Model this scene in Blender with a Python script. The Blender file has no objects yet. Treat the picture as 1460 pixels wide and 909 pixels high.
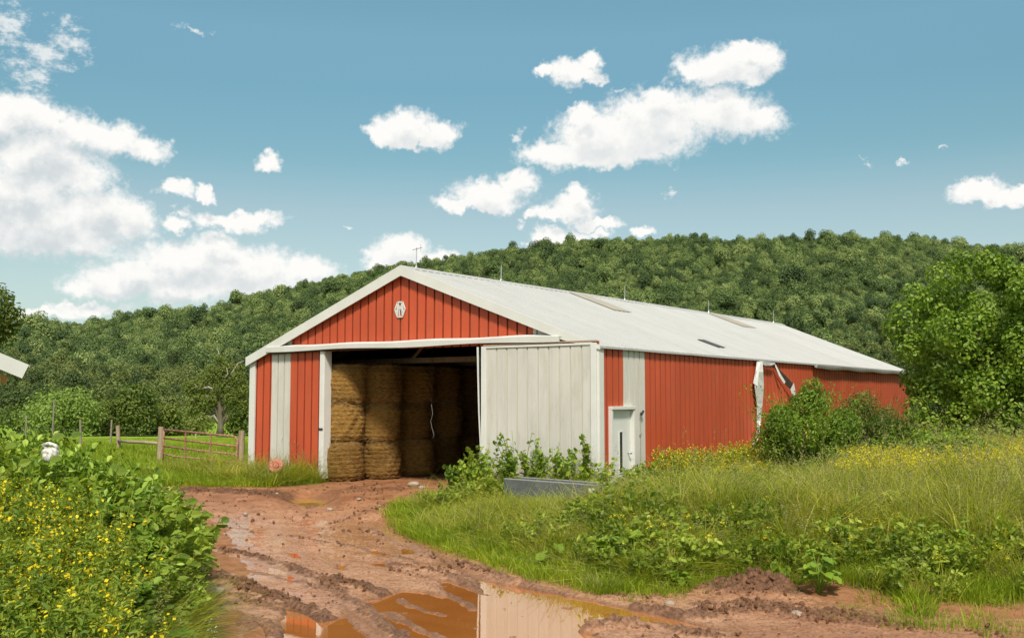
import bpy, math, random
import numpy as np
from mathutils import Vector, Matrix

random.seed(7)
RNG = np.random.default_rng(11)
SC = bpy.context.scene
COL = SC.collection
R = math.radians

# ------------------------------------------------------------------ camera model
F, PT, CH = 1427.5, 0.0773, 2.3692          # focal length in photo pixels, pitch, eye height
CP, SP = math.cos(PT), math.sin(PT)
YAW = 0.6071
DX, DY = math.sin(YAW), math.cos(YAW)       # barn depth direction
LX, LY = -math.cos(YAW), math.sin(YAW)      # barn front direction (towards the left)
PX0, PY0 = 2.141, 24.2928                   # right front corner of the barn
W, L, EAVE, RIDGE = 12.56, 30.0, 3.6, 5.97
WATER = -0.45


def ray(px, py):
    rx, ru = (px - 730) / F, (454.5 - py) / F
    return np.array([rx, CP - SP * ru, SP + CP * ru])


def flat(px, py, z):
    r = ray(px, py)
    t = (z - CH) / r[2]
    return np.array([r[0] * t, r[1] * t, z])


def at(px, py, y):
    r = ray(px, py)
    t = y / r[1]
    return np.array([r[0] * t, y, CH + r[2] * t])


def to_px(x, y, z):
    u = z - CH
    d = y * CP + u * SP
    v = -y * SP + u * CP
    return 730 + F * x / d, 454.5 - F * v / d


def on_plane(px, py, depth, along):
    """local barn (X, Y, z) where the pixel ray meets a vertical plane: 'front' at Y=depth or 'side' at X=depth"""
    r = ray(px, py)
    if along == 'front':
        ox, oy, dx, dy = PX0 + DX * depth, PY0 + DY * depth, LX, LY
    else:
        ox, oy, dx, dy = PX0 - LX * depth, PY0 - LY * depth, DX, DY
    A = np.array([[r[0], -dx], [r[1], -dy]])
    t, k = np.linalg.solve(A, np.array([ox, oy]))
    z = CH + r[2] * t
    return (-k, depth, z) if along == 'front' else (depth, k, z)


def b2w(X, Y):
    return PX0 - LX * X + DX * Y, PY0 - LY * X + DY * Y


def w2b(x, y):
    qx, qy = x - PX0, y - PY0
    return -(qx * LX + qy * LY), qx * DX + qy * DY


# ------------------------------------------------------------------ numpy noise
_P = np.random.default_rng(3).permutation(256)
_P = np.concatenate([_P, _P, _P])
_G = np.random.default_rng(5).normal(size=(256, 2))
_G /= np.linalg.norm(_G, axis=1)[:, None]


def pnoise(x, y):
    x = np.asarray(x, float); y = np.asarray(y, float)
    xi = np.floor(x).astype(int); yi = np.floor(y).astype(int)
    xf, yf = x - xi, y - yi
    xi &= 255; yi &= 255
    u = xf * xf * xf * (xf * (xf * 6 - 15) + 10); v = yf * yf * yf * (yf * (yf * 6 - 15) + 10)

    def g(ix, iy, fx, fy):
        k = _G[_P[_P[ix & 255] + (iy & 255)]]
        return k[..., 0] * fx + k[..., 1] * fy
    a = g(xi, yi, xf, yf); b = g(xi + 1, yi, xf - 1, yf)
    c = g(xi, yi + 1, xf, yf - 1); d = g(xi + 1, yi + 1, xf - 1, yf - 1)
    return (a * (1 - u) + b * u) * (1 - v) + (c * (1 - u) + d * u) * v * 1.0


def fbm(x, y, o=4, lac=2.03, gain=.5):
    s = 0; a = 1.0
    for i in range(o):
        s = s + a * pnoise(x + 17.3 * i, y - 9.1 * i)
        x = x * lac; y = y * lac; a *= gain
    return s


def sstep(a, b, x):
    t = np.clip((np.asarray(x, float) - a) / (b - a), 0, 1)
    return t * t * (3 - 2 * t)


def sdist(poly, x, y):
    """signed distance to polygon, positive inside"""
    poly = np.asarray(poly)[:, :2]
    x = np.asarray(x, float); y = np.asarray(y, float)
    d = np.full(x.shape, 1e9); ins = np.zeros(x.shape, bool)
    n = len(poly)
    for i in range(n):
        ax, ay = poly[i]; bx, by = poly[(i + 1) % n]
        ex, ey = bx - ax, by - ay
        t = np.clip(((x - ax) * ex + (y - ay) * ey) / (ex * ex + ey * ey + 1e-12), 0, 1)
        d = np.minimum(d, np.hypot(x - ax - t * ex, y - ay - t * ey))
        cond = ((ay > y) != (by > y)) & (x < (bx - ax) * (y - ay) / (by - ay + 1e-12) + ax)
        ins ^= cond
    return np.where(ins, d, -d)


def ldist(line, x, y):
    """distance to a polyline, with the running length along it"""
    line = np.asarray(line)[:, :2]
    d = np.full(np.shape(x), 1e9); s = np.zeros(np.shape(x)); acc = 0
    for i in range(len(line) - 1):
        ax, ay = line[i]; bx, by = line[i + 1]
        ex, ey = bx - ax, by - ay
        ln = math.hypot(ex, ey)
        t = np.clip(((x - ax) * ex + (y - ay) * ey) / (ln * ln), 0, 1)
        q = np.hypot(x - ax - t * ex, y - ay - t * ey)
        m = q < d
        d = np.where(m, q, d); s = np.where(m, acc + t * ln, s); acc += ln
    return d, s


# ------------------------------------------------------------------ object helpers
def tag(o, label=None, cat=None, group=None, kind=None):
    if label: o['label'] = label
    if cat: o['category'] = cat
    if group: o['group'] = group
    if kind: o['kind'] = kind
    return o


def empty(name, loc, rz=0, label=None, cat=None, group=None):
    o = bpy.data.objects.new(name, None)
    o.empty_display_size = .2
    COL.objects.link(o)
    o.location = loc; o.rotation_euler = (0, 0, rz)
    return tag(o, label, cat, group)


def np_mesh(name, V, F4=None, F3=None, smooth=False, mats=(), midx=None):
    me = bpy.data.meshes.new(name)
    V = np.asarray(V, np.float32)
    me.vertices.add(len(V)); me.vertices.foreach_set('co', V.ravel())
    lp, st, n = [], [], 0
    for Fx, k in ((F4, 4), (F3, 3)):
        if Fx is not None and len(Fx):
            Fx = np.asarray(Fx, np.int32)
            lp.append(Fx.ravel()); st.append(n + np.arange(len(Fx)) * k); n += Fx.size
    lp = np.concatenate(lp); st = np.concatenate(st)
    me.loops.add(len(lp)); me.loops.foreach_set('vertex_index', lp.astype(np.int32))
    me.polygons.add(len(st)); me.polygons.foreach_set('loop_start', st.astype(np.int32))
    for m in mats: me.materials.append(m)
    if midx is not None: me.polygons.foreach_set('material_index', np.asarray(midx, np.int32))
    me.polygons.foreach_set('use_smooth', np.full(len(st), smooth))
    me.update(calc_edges=True); me.validate()
    return me


def link(name, me, parent=None, loc=None, rz=None):
    o = bpy.data.objects.new(name, me)
    COL.objects.link(o)
    if parent is not None: o.parent = parent
    if loc is not None: o.location = loc
    if rz is not None: o.rotation_euler = (0, 0, rz)
    return o


def copy_tree(o, parent=None):
    c = o.copy(); COL.objects.link(c)
    if parent is not None: c.parent = parent
    for ch in list(o.children): copy_tree(ch, c)
    return c


class MB:
    """collects shapes and links them as one mesh object"""
    def __init__(s): s.v = []; s.f = []; s.m = []; s.n = 0

    def add(s, V, Fs, mi=0):
        V = [tuple(map(float, p)) for p in V]
        s.v += V
        for f in Fs: s.f.append(tuple(i + s.n for i in f)); s.m.append(mi)
        s.n += len(V)

    def box(s, c, size, mi=0, rz=0, ry=0, rx=0):
        M = Matrix.Translation(c) @ Matrix.Rotation(rz, 4, 'Z') @ Matrix.Rotation(ry, 4, 'Y') @ Matrix.Rotation(rx, 4, 'X')
        hx, hy, hz = (q / 2 for q in size)
        V = [M @ Vector((sx * hx, sy * hy, sz * hz)) for sx in (-1, 1) for sy in (-1, 1) for sz in (-1, 1)]
        s.add(V, [(0, 1, 3, 2), (4, 6, 7, 5), (0, 4, 5, 1), (2, 3, 7, 6), (0, 2, 6, 4), (1, 5, 7, 3)], mi)

    def prism(s, poly, d, mi=0):
        """polygon given as 3D points, extruded by the vector d"""
        n = len(poly); A = [Vector(p) for p in poly]; B = [p + Vector(d) for p in A]
        s.add(A + B, [tuple(range(n - 1, -1, -1)), tuple(range(n, 2 * n))] + [(i, (i + 1) % n, n + (i + 1) % n, n + i) for i in range(n)], mi)

    def tube(s, pts, rad, n=8, mi=0, cap=True, wob=0):
        pts = [Vector(p) for p in pts]
        if not hasattr(rad, '__len__'): rad = [rad] * len(pts)
        V = []; up = None
        for i, p in enumerate(pts):
            t = (pts[min(i + 1, len(pts) - 1)] - pts[max(i - 1, 0)]).normalized()
            if up is None:
                up = t.orthogonal().normalized()
            up = (up - t * up.dot(t))
            up = up.normalized() if up.length > 1e-6 else t.orthogonal().normalized()
            w = t.cross(up)
            for k in range(n):
                a = 2 * math.pi * k / n
                rr = rad[i] * (1 + wob * random.uniform(-1, 1))
                V.append(p + (up * math.cos(a) + w * math.sin(a)) * rr)
        Fs = [(i * n + k, i * n + (k + 1) % n, (i + 1) * n + (k + 1) % n, (i + 1) * n + k) for i in range(len(pts) - 1) for k in range(n)]
        if cap: Fs += [tuple(range(n - 1, -1, -1)), tuple((len(pts) - 1) * n + k for k in range(n))]
        s.add(V, Fs, mi)

    def strip(s, A, B, th=.004, mi=0):
        """ribbon between two polylines with thickness th along its normal"""
        A = [Vector(p) for p in A]; B = [Vector(p) for p in B]
        n = len(A); N = []
        for i in range(n):
            t = A[min(i + 1, n - 1)] - A[max(i - 1, 0)]
            N.append(t.cross(B[i] - A[i]).normalized() * th)
        V = A + B + [A[i] + N[i] for i in range(n)] + [B[i] + N[i] for i in range(n)]
        Fs = []
        for i in range(n - 1):
            Fs += [(i, i + 1, n + i + 1, n + i), (2 * n + i, 3 * n + i, 3 * n + i + 1, 2 * n + i + 1),
                   (i, 2 * n + i, 2 * n + i + 1, i + 1), (n + i, n + i + 1, 3 * n + i + 1, 3 * n + i)]
        Fs += [(0, n, 3 * n, 2 * n), (n - 1, 3 * n - 1, 4 * n - 1, 2 * n - 1)]
        s.add(V, Fs, mi)

    def build(s, name, mats, parent=None, smooth=False, loc=None, rz=None, bevel=0):
        me = bpy.data.meshes.new(name)
        me.from_pydata(s.v, [], s.f)
        if not isinstance(mats, (list, tuple)): mats = [mats]
        for m in mats: me.materials.append(m)
        me.polygons.foreach_set('material_index', s.m)
        me.polygons.foreach_set('use_smooth', [smooth] * len(s.f))
        me.update()
        o = link(name, me, parent, loc, rz)
        if bevel:
            b = o.modifiers.new('bevel', 'BEVEL'); b.width = bevel; b.segments = 2; b.limit_method = 'ANGLE'
        return o


# ------------------------------------------------------------------ materials
def nodes_of(name):
    m = bpy.data.materials.new(name); m.use_nodes = True
    nt = m.node_tree
    for n in list(nt.nodes): nt.nodes.remove(n)
    out = nt.nodes.new('ShaderNodeOutputMaterial')
    return m, nt, out


def N(nt, typ, ins=None, **kw):
    n = nt.nodes.new(typ)
    for k, v in kw.items(): setattr(n, k, v)
    for k, v in (ins or {}).items():
        s = n.inputs[k]
        if hasattr(v, 'is_linked') or isinstance(v, bpy.types.NodeSocket): nt.links.new(v, s)
        else: s.default_value = v
    return n


def rgba(c): return (c[0], c[1], c[2], 1)


def mix(nt, fac, a, b, typ='MIX'):
    n = N(nt, 'ShaderNodeMixRGB', blend_type=typ)
    for k, v in (('Fac', fac), ('Color1', a), ('Color2', b)):
        if isinstance(v, bpy.types.NodeSocket): nt.links.new(v, n.inputs[k])
        else: n.inputs[k].default_value = v if k == 'Fac' else rgba(v)
    return n.outputs[0]


def ramp(nt, fac, stops, interp='LINEAR'):
    n = N(nt, 'ShaderNodeValToRGB')
    nt.links.new(fac, n.inputs[0]); cr = n.color_ramp; cr.interpolation = interp
    while len(cr.elements) < len(stops): cr.elements.new(.5)
    for e, (p, c) in zip(cr.elements, stops): e.position = p; e.color = rgba(c) if hasattr(c, '__len__') else (c, c, c, 1)
    return n.outputs[0]


def noise(nt, vec, scale, detail=4, rough=.55, out='Fac', dist=0):
    n = N(nt, 'ShaderNodeTexNoise', {'Scale': scale, 'Detail': detail, 'Roughness': rough, 'Distortion': dist})
    if vec is not None: nt.links.new(vec, n.inputs['Vector'])
    return n.outputs[out]


def math_(nt, op, a, b=None, c=None, clamp=False):
    ins = {0: a}
    if b is not None: ins[1] = b
    if c is not None: ins[2] = c
    n = N(nt, 'ShaderNodeMath', ins, operation=op); n.use_clamp = clamp
    return n.outputs[0]


def scaled(nt, vec, s):
    n = N(nt, 'ShaderNodeMapping', {'Vector': vec, 'Scale': s})
    return n.outputs[0]


def worn(name, c1, c2, rough=.6, scale=3., stretch=(1, 1, 1), spec=.4, metal=0, bump=.15, bscale=40, dirt=None, dirt_lo=.55, dirt_hi=.75, splash=None):
    """two-tone noise paint with dirt blotches and a fine bump"""
    m, nt, out = nodes_of(name)
    tc = N(nt, 'ShaderNodeTexCoord').outputs['Object']
    v = scaled(nt, tc, stretch)
    col = ramp(nt, noise(nt, v, scale, 6, .6), [(.3, c1), (.7, c2)])
    if dirt is not None:
        f = ramp(nt, noise(nt, v, scale * 2.7, 8, .7, dist=.4), [(dirt_lo, 0), (dirt_hi, 1)])
        col = mix(nt, f, col, dirt)
    if splash is not None:
        stk = noise(nt, scaled(nt, tc, (5, 5, .12)), 2.0, 5, .6)
        col = mix(nt, ramp(nt, stk, [(.40, 0), (.75, .15)]), col, splash)
        fad = noise(nt, scaled(nt, tc, (1, 1, .4)), .5, 4, .6)
        col = mix(nt, 1, col, ramp(nt, fad, [(.35, .90), (.65, 1.07)]), 'MULTIPLY')
        hgt = N(nt, 'ShaderNodeSeparateXYZ', {0: tc}).outputs[2]
        e_ = N(nt, 'ShaderNodeMath', {0: noise(nt, scaled(nt, tc, (2.5, 2.5, .7)), 2.2, 6, .65), 1: 1.1, 2: hgt}, operation='MULTIPLY_ADD').outputs[0]
        col = mix(nt, ramp(nt, N(nt, 'ShaderNodeMath', {0: N(nt, 'ShaderNodeMath', {0: e_, 1: -.70, 2: .95}, operation='MULTIPLY_ADD').outputs[0], 1: .8}, operation='MULTIPLY').outputs[0], [(.05, 0), (.55, .75)]), col, splash)
    rg = ramp(nt, noise(nt, v, scale * 4, 4), [(.3, rough - .1), (.7, min(1, rough + .12))])
    b = N(nt, 'ShaderNodeBump', {'Strength': bump, 'Distance': .02, 'Height': noise(nt, tc, bscale, 5, .6)})
    p = N(nt, 'ShaderNodeBsdfPrincipled', {'Base Color': col, 'Roughness': rg, 'Metallic': metal, 'Specular IOR Level': spec, 'Normal': b.outputs[0]})
    nt.links.new(p.outputs[0], out.inputs[0])
    return m


def leafmat(name, stops, trans=.3, rough=.5, tint=(1.25, 1.35, .55), obj=.35, spec=.3):
    """leaf colour varies per leaf and per plant; part of the light passes through"""
    m, nt, out = nodes_of(name)
    geo = N(nt, 'ShaderNodeNewGeometry'); oi = N(nt, 'ShaderNodeObjectInfo')
    mx = N(nt, 'ShaderNodeMix', {0: obj, 2: geo.outputs['Random Per Island'], 3: oi.outputs['Random']})
    pn = noise(nt, geo.outputs['Position'], .9, 3)
    f = N(nt, 'ShaderNodeMath', {0: mx.outputs[0], 1: N(nt, 'ShaderNodeMath', {0: pn, 1: .5}, operation='SUBTRACT').outputs[0]}, operation='ADD').outputs[0]
    col = ramp(nt, f, stops)
    p = N(nt, 'ShaderNodeBsdfPrincipled', {'Base Color': col, 'Roughness': rough, 'Specular IOR Level': spec})
    t = N(nt, 'ShaderNodeBsdfTranslucent', {'Color': mix(nt, 1, col, tint, 'MULTIPLY')})
    s = N(nt, 'ShaderNodeMixShader', {0: trans})
    nt.links.new(p.outputs[0], s.inputs[1]); nt.links.new(t.outputs[0], s.inputs[2]); nt.links.new(s.outputs[0], out.inputs[0])
    return m


M = {}
M['red'] = worn('red_siding', (.49, .070, .025), (.56, .092, .034), .5, 1.2, (1, 1, .25), .35, bump=.08, bscale=9, dirt=(.36, .085, .04), dirt_lo=.5, dirt_hi=.8, splash=(.26, .10, .05))
M['white'] = worn('white_siding', (.57, .53, .475), (.63, .59, .53), .5, 1.2, (1, 1, .3), .35, bump=.08, bscale=9, dirt=(.49, .44, .36), dirt_lo=.5, dirt_hi=.8, splash=(.34, .22, .14))
M['red_groove_shade'] = worn('red_siding_groove_shade', (.25, .034, .012), (.31, .046, .017), .6, 1.2, dirt=(.22, .05, .02))  # shadow line along each rib, painted as a darker red on groove faces
M['white_groove_shade'] = worn('white_siding_groove_shade', (.46, .42, .35), (.52, .48, .41), .6, 1.2)  # same painted groove shadow for the white sheets
M['trim'] = worn('white_trim', (.61, .585, .54), (.68, .655, .61), .5, 1.5, (1, 1, 1), .35, bump=.06, dirt=(.48, .42, .34), dirt_lo=.66, dirt_hi=.8)
M['roof'] = worn('roof_metal', (.41, .39, .365), (.46, .44, .415), .6, .6, (.25, 1.6, 1), .4, bump=.05, bscale=12, dirt=(.34, .305, .26), dirt_lo=.55, dirt_hi=.85)
M['skylight'] = worn('skylight_panel', (.36, .30, .22), (.46, .40, .31), .5, 2, bump=.1)
M['rust'] = worn('rusty_rail', (.33, .19, .11), (.45, .30, .2), .8, 6, dirt=(.2, .08, .04))
M['dark'] = worn('dark_metal', (.02, .02, .02), (.04, .038, .035), .5, 8)
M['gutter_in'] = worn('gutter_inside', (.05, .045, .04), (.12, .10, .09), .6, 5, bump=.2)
M['gutter'] = worn('bent_gutter', (.58, .55, .50), (.74, .71, .67), .45, 5, dirt=(.33, .28, .22), dirt_lo=.6)
M['gutter_grey'] = worn('weathered_gutter', (.26, .24, .22), (.42, .40, .37), .5, 4, dirt=(.12, .10, .09), dirt_lo=.55)
M['grey_metal'] = worn('galvanised', (.45, .45, .44), (.6, .6, .58), .4, 8, metal=.6)
M['straw'] = None
M['post'] = worn('weathered_post', (.30, .21, .13), (.46, .35, .24), .85, 5, (1, 1, .12), .2, bump=.6, bscale=30, dirt=(.14, .09, .05), dirt_lo=.55)
M['post_old'] = worn('old_grey_post', (.20, .16, .12), (.34, .28, .21), .9, 5, (1, 1, .12), .2, bump=.6, bscale=30, dirt=(.10, .07, .05))
M['gate'] = worn('faded_red_paint', (.24, .075, .045), (.34, .15, .09), .6, 5, dirt=(.46, .33, .22), dirt_lo=.5, dirt_hi=.65)
M['wire'] = worn('fence_wire', (.10, .09, .08), (.16, .14, .12), .6, 8)
M['concrete'] = worn('grey_bunk', (.10, .105, .105), (.16, .165, .16), .8, 3, spec=.2, bump=.5, dirt=(.06, .06, .05))
M['concrete_top'] = worn('pale_bunk_edge', (.30, .30, .28), (.38, .37, .35), .8, 4)
M['tag'] = worn('white_tag', (.8, .8, .78), (.84, .84, .82), .5, 5)
M['glass'] = worn('dark_pane', (.035, .035, .035), (.05, .05, .05), .12, 2, spec=.6, bump=0)
M['door'] = worn('door_paint', (.62, .60, .55), (.68, .66, .61), .45, 2, bump=.03)
M['wood'] = worn('raw_lumber', (.50, .28, .10), (.62, .38, .16), .7, 3, (.3, 1, 1), .2, bump=.3)
M['bark'] = worn('bark', (.10, .08, .055), (.19, .15, .11), .9, 4, (1, 1, .2), .1, bump=1, bscale=14)
M['bark_pale'] = worn('pale_bark', (.26, .22, .17), (.42, .37, .30), .9, 4, (1, 1, .2), .1, bump=1, bscale=14, dirt=(.10, .08, .06))
M['stone'] = worn('pale_stone', (.30, .22, .16), (.44, .36, .28), .85, 6, bump=.8, bscale=20)
M['plastic'] = worn('dirty_white_plastic', (.66, .63, .56), (.80, .77, .72), .5, 9, dirt=(.30, .24, .16), dirt_lo=.46, dirt_hi=.62)
M['red_metal'] = worn('faded_red_metal', (.38, .10, .06), (.50, .19, .12), .6, 12, dirt=(.22, .09, .05), dirt_lo=.55)
M['tyre'] = worn('black_rubber', (.02, .02, .02), (.035, .035, .033), .8, 8, bump=.4)
M['cable'] = worn('pale_cable', (.28, .26, .23), (.36, .34, .3), .6, 5)


def straw_mat():
    m, nt, out = nodes_of('straw')
    tc = N(nt, 'ShaderNodeTexCoord').outputs['Object']
    a = noise(nt, scaled(nt, tc, (3, 3, 16)), 3, 8, .7, dist=.6)
    b = noise(nt, scaled(nt, tc, (1, 1, 2)), 3, 4)
    col = ramp(nt, a, [(.34, (.055, .024, .006)), (.5, (.30, .158, .040)), (.70, (.60, .36, .11))])
    col = mix(nt, ramp(nt, b, [(.45, 0), (.7, .5)]), col, (.25, .14, .04))
    col = mix(nt, 1, col, ramp(nt, N(nt, 'ShaderNodeObjectInfo').outputs['Random'], [(0, (.78, .74, .70)), (.5, (1.0, .97, .92)), (1, (1.3, 1.26, 1.15))]), 'MULTIPLY')
    bp = N(nt, 'ShaderNodeBump', {'Strength': 1, 'Distance': .07, 'Height': noise(nt, scaled(nt, tc, (4, 4, 18)), 6, 7, .7)})
    p = N(nt, 'ShaderNodeBsdfPrincipled', {'Base Color': col, 'Roughness': .85, 'Specular IOR Level': .15, 'Normal': bp.outputs[0]})
    nt.links.new(p.outputs[0], out.inputs[0])
    return m


M['straw'] = straw_mat()
M['straw_blade'] = leafmat('straw_blade', [(.1, (.20, .105, .03)), (.9, (.52, .33, .12))], .1, .7, (1, 1, 1))

G1, G2, G3 = (.055, .105, .014), (.105, .175, .028), (.19, .25, .05)
M['grass'] = leafmat('grass_blade', [(0.1, (0.164, 0.235, 0.011)), (0.5, (0.265, 0.334, 0.018)), (0.9, (0.429, 0.473, 0.045))], .4, .55)
M['tall'] = leafmat('tall_grass_blade', [(0.05, (0.164, 0.205, 0.014)), (0.5, (0.306, 0.328, 0.024)), (0.8, (0.479, 0.461, 0.062)), (1, (0.765, 0.604, 0.161))], .4, .55)
M['seed'] = leafmat('seed_head', [(.1, (.24, .24, .07)), (.9, (.42, .36, .16))], .3, .7, (1, 1, .8))
M['dry'] = leafmat('dry_stalk', [(.1, (.28, .20, .09)), (.9, (.48, .38, .20))], .2, .7, (1, 1, .8))
M['weed'] = leafmat('weed_leaf', [(0.1, (0.122, 0.183, 0.021)), (0.6, (0.255, 0.315, 0.032)), (0.95, (0.447, 0.489, 0.072))], .35)
M['burdock'] = leafmat('burdock_leaf', [(0.1, (0.132, 0.221, 0.024)), (0.6, (0.262, 0.372, 0.041)), (0.95, (0.483, 0.584, 0.100))], .35, .45)
M['mleaf'] = leafmat('mustard_leaf', [(0.1, (0.127, 0.195, 0.023)), (0.6, (0.254, 0.321, 0.035)), (0.95, (0.448, 0.488, 0.078))], .35)
M['yellow'] = leafmat('yellow_petal', [(.1, (.68, .50, .012)), (.9, (.86, .72, .03))], .3, .6, (1, 1, .8))
M['amber'] = leafmat('amber_leaf', [(.1, (.42, .22, .02)), (.5, (.36, .30, .03)), (.9, (.20, .24, .03))], .35, .6)
M['daisy'] = leafmat('white_petal', [(.1, (.7, .7, .66)), (.9, (.8, .8, .76))], .2, .6, (1, 1, 1))
M['tree'] = leafmat('tree_leaf', [(0.05, (0.071, 0.140, 0.015)), (0.5, (0.151, 0.240, 0.021)), (0.95, (0.315, 0.397, 0.052))], .35, .45)
M['willow'] = leafmat('willow_leaf', [(0.05, (0.174, 0.253, 0.054)), (0.5, (0.271, 0.349, 0.077)), (0.95, (0.426, 0.485, 0.116))], .35, .5)
M['shrub'] = leafmat('shrub_leaf', [(0.05, (0.076, 0.117, 0.018)), (0.5, (0.131, 0.172, 0.028)), (0.95, (0.220, 0.254, 0.044))], .3, .5)
M['bush'] = leafmat('bush_leaf', [(0.05, (0.104, 0.176, 0.021)), (0.5, (0.206, 0.299, 0.029)), (0.95, (0.475, 0.536, 0.073))], .35, .5)
M['hemlock'] = leafmat('sparse_leaf', [(0.05, (0.120, 0.150, 0.030)), (0.5, (0.196, 0.226, 0.044)), (0.95, (0.300, 0.316, 0.074))], .3, .5)
M['forest'] = leafmat('forest_leaf', [(0.1, (0.061, 0.099, 0.036)), (0.5, (0.149, 0.210, 0.063)), (0.95, (0.360, 0.407, 0.145))], .25, .6, obj=.68)  # bluish lift in the leaf colour paints in the distance haze
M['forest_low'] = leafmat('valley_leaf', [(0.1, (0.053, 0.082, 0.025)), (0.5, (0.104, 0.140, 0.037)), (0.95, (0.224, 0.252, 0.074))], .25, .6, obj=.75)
M['clod'] = worn('mud_clod', (.12, .055, .027), (.25, .125, .068), .9, 3, spec=.15, bump=.6)

# ------------------------------------------------------------------ terrain
def zpoly(pts):
    out = []
    for p in pts:
        z = p[2] if len(p) > 2 else -.42
        q = flat(p[0], p[1], z); out.append(q)
    return np.array(out)


ROAD = zpoly([(326, 909), (318, 850), (306, 790), (292, 752), (262, 738), (150, 742), (120, 722, -.35), (190, 706, -.3), (262, 699, -.25), (330, 703, -.3), (400, 703, -.3),
              (468, 692, -.15), (463, 681, 0), (600, 673, 0), (690, 686, 0), (640, 690, -.1), (606, 693, -.12), (588, 708, -.25), (570, 733), (582, 757), (622, 776), (700, 800),
              (775, 823), (850, 842), (950, 846), (1035, 838), (1080, 836), (1130, 852), (1200, 860), (1262, 868), (1330, 878), (1460, 886), (1620, 900), (1700, 990), (1400, 1180), (200, 1180)])


def lat(sd): return sstep(-3.2, .3, sd)


def H(x, y, sd=None):
    x = np.asarray(x, float); y = np.asarray(y, float)
    if sd is None: sd = sdist(ROAD, x, y)
    dep = -.42 + .30 * sstep(21, 28.6, y)
    z = dep * lat(sd)
    left = (x < -.28 * y + .1) if True else None
    bank = np.where(left, .44 * sstep(-.2, -3.2, sd) * (1 - sstep(15, 22, y)), .10 * sstep(-.5, -4, sd) * (1 - sstep(17, 24, y)))
    z = z + bank + .05 * fbm(x * .35, y * .35, 3) * sstep(-.1, -1.5, sd)
    z = z - .028 * np.clip(y - 46, 0, 104)
    X, Y = w2b(x, y)
    inside = (X > -W - .3) & (X < .3) & (Y > -.3) & (Y < L + .3)
    z = np.where(inside, -.12, z)
    z = np.where((X > .3) & (X < 2.5) & (Y > 0) & (Y < L), np.maximum(z, -.02), z)
    return z


def gp(px, py):
    """world point where the pixel meets the terrain"""
    z = 0.
    for _ in range(25):
        p = flat(px, py, z); z = .5 * z + .5 * float(H(p[0], p[1]))
    return np.array([p[0], p[1], float(H(p[0], p[1]))])


def axis(fine0, fine1, step, far, g=1.22):
    a = list(np.arange(fine0, fine1 + 1e-6, step)); s = step; v = a[-1]
    while v < far: s *= g; v += s; a.append(v)
    s = step; v = a[0]; pre = []
    while v > -far: s *= g; v -= s; pre.append(v)
    return np.array(pre[::-1] + a)


def grid_faces(nr, nc):
    i = np.arange(nr - 1)[:, None] * nc + np.arange(nc - 1)[None, :]
    return np.stack([i, i + 1, i + nc + 1, i + nc], -1).reshape(-1, 4)


def attr(me, name, vals):
    a = me.attributes.new(name, 'FLOAT', 'POINT'); a.data.foreach_set('value', np.asarray(vals, np.float32).ravel())


def ground_mat():
    m, nt, out = nodes_of('soil_and_thatch')
    tc = N(nt, 'ShaderNodeNewGeometry').outputs['Position']
    g = ramp(nt, noise(nt, tc, .35, 6, .6), [(.3, (.08, .10, .016)), (.5, (.125, .15, .018)), (.7, (.19, .205, .03))])
    g2 = ramp(nt, noise(nt, tc, 6, 5, .7), [(.35, (.06, .06, .022)), (.6, (.13, .17, .03))])
    far = N(nt, 'ShaderNodeAttribute', attribute_name='pasture').outputs['Fac']
    g2 = mix(nt, .5, g, g2)
    pas = ramp(nt, noise(nt, scaled(nt, tc, (.08, .3, 1)), 1, 6, .65), [(.3, (.16, .26, .018)), (.5, (.22, .33, .025)), (.7, (.32, .41, .06))])
    g2 = mix(nt, far, g2, pas)
    d = ramp(nt, noise(nt, tc, 3, 8, .65), [(.3, (.28, .11, .048)), (.7, (.48, .225, .11))])
    f = N(nt, 'ShaderNodeAttribute', attribute_name='dirt').outputs['Fac']
    col = mix(nt, f, g2, d)
    b = N(nt, 'ShaderNodeBump', {'Strength': .8, 'Distance': .1, 'Height': noise(nt, tc, 9, 7, .7)})
    p = N(nt, 'ShaderNodeBsdfPrincipled', {'Base Color': col, 'Roughness': .9, 'Specular IOR Level': .15, 'Normal': b.outputs[0]})
    nt.links.new(p.outputs[0], out.inputs[0])
    return m


gx = axis(-16, 18, .25, 2200); gy = axis(6, 42, .25, 2200)
GX, GY = np.meshgrid(gx, gy)
SD = sdist(ROAD, GX, GY)
GZ = H(GX, GY, SD) - .16 * sstep(.35, 1.0, SD)
gm = np_mesh('ground', np.stack([GX, GY, GZ], -1).reshape(-1, 3), grid_faces(len(gy), len(gx)), smooth=True, mats=[ground_mat()])
bX, bY = w2b(GX, GY)
inb = (bX > -W - .2) & (bX < .2) & (bY > -.2) & (bY < L)
lawn = sstep(30.5, 34, GY) * (GX < -4)
attr(gm, 'dirt', np.clip(sstep(-.45, .1, SD + .25 * fbm(GX, GY, 3)) + inb + (GX > 3) * (GY < 17) * sstep(-2.2, -.3, SD) * sstep(.30, .05, fbm(GX * .9 + 1.7, GY * 1.2, 4) - .22 * sstep(14.8, 12.0, GY)), 0, 1))
attr(gm, 'pasture', np.clip(lawn, 0, 1))
ground = tag(link('ground', gm), kind='structure')

# ---- the muddy road as a fine height field
ny, step = 330, None
ys = [8.6]
while ys[-1] < 32.5: ys.append(ys[-1] + max(.022, ys[-1] ** 2 * .00018))
ys = np.array(ys)
us = np.arange(-640, 760, 2.3) / F
MY, MU = np.meshgrid(ys, us, indexing='ij')
MX = MU * MY
MX = MX + .0
SDm = sdist(ROAD, MX, MY)
edge_n = .22 * fbm(MX * 1.3, MY * 1.3, 4)
SDn = SDm + edge_n
Zm = H(MX, MY, SDm)
zfl = WATER


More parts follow.
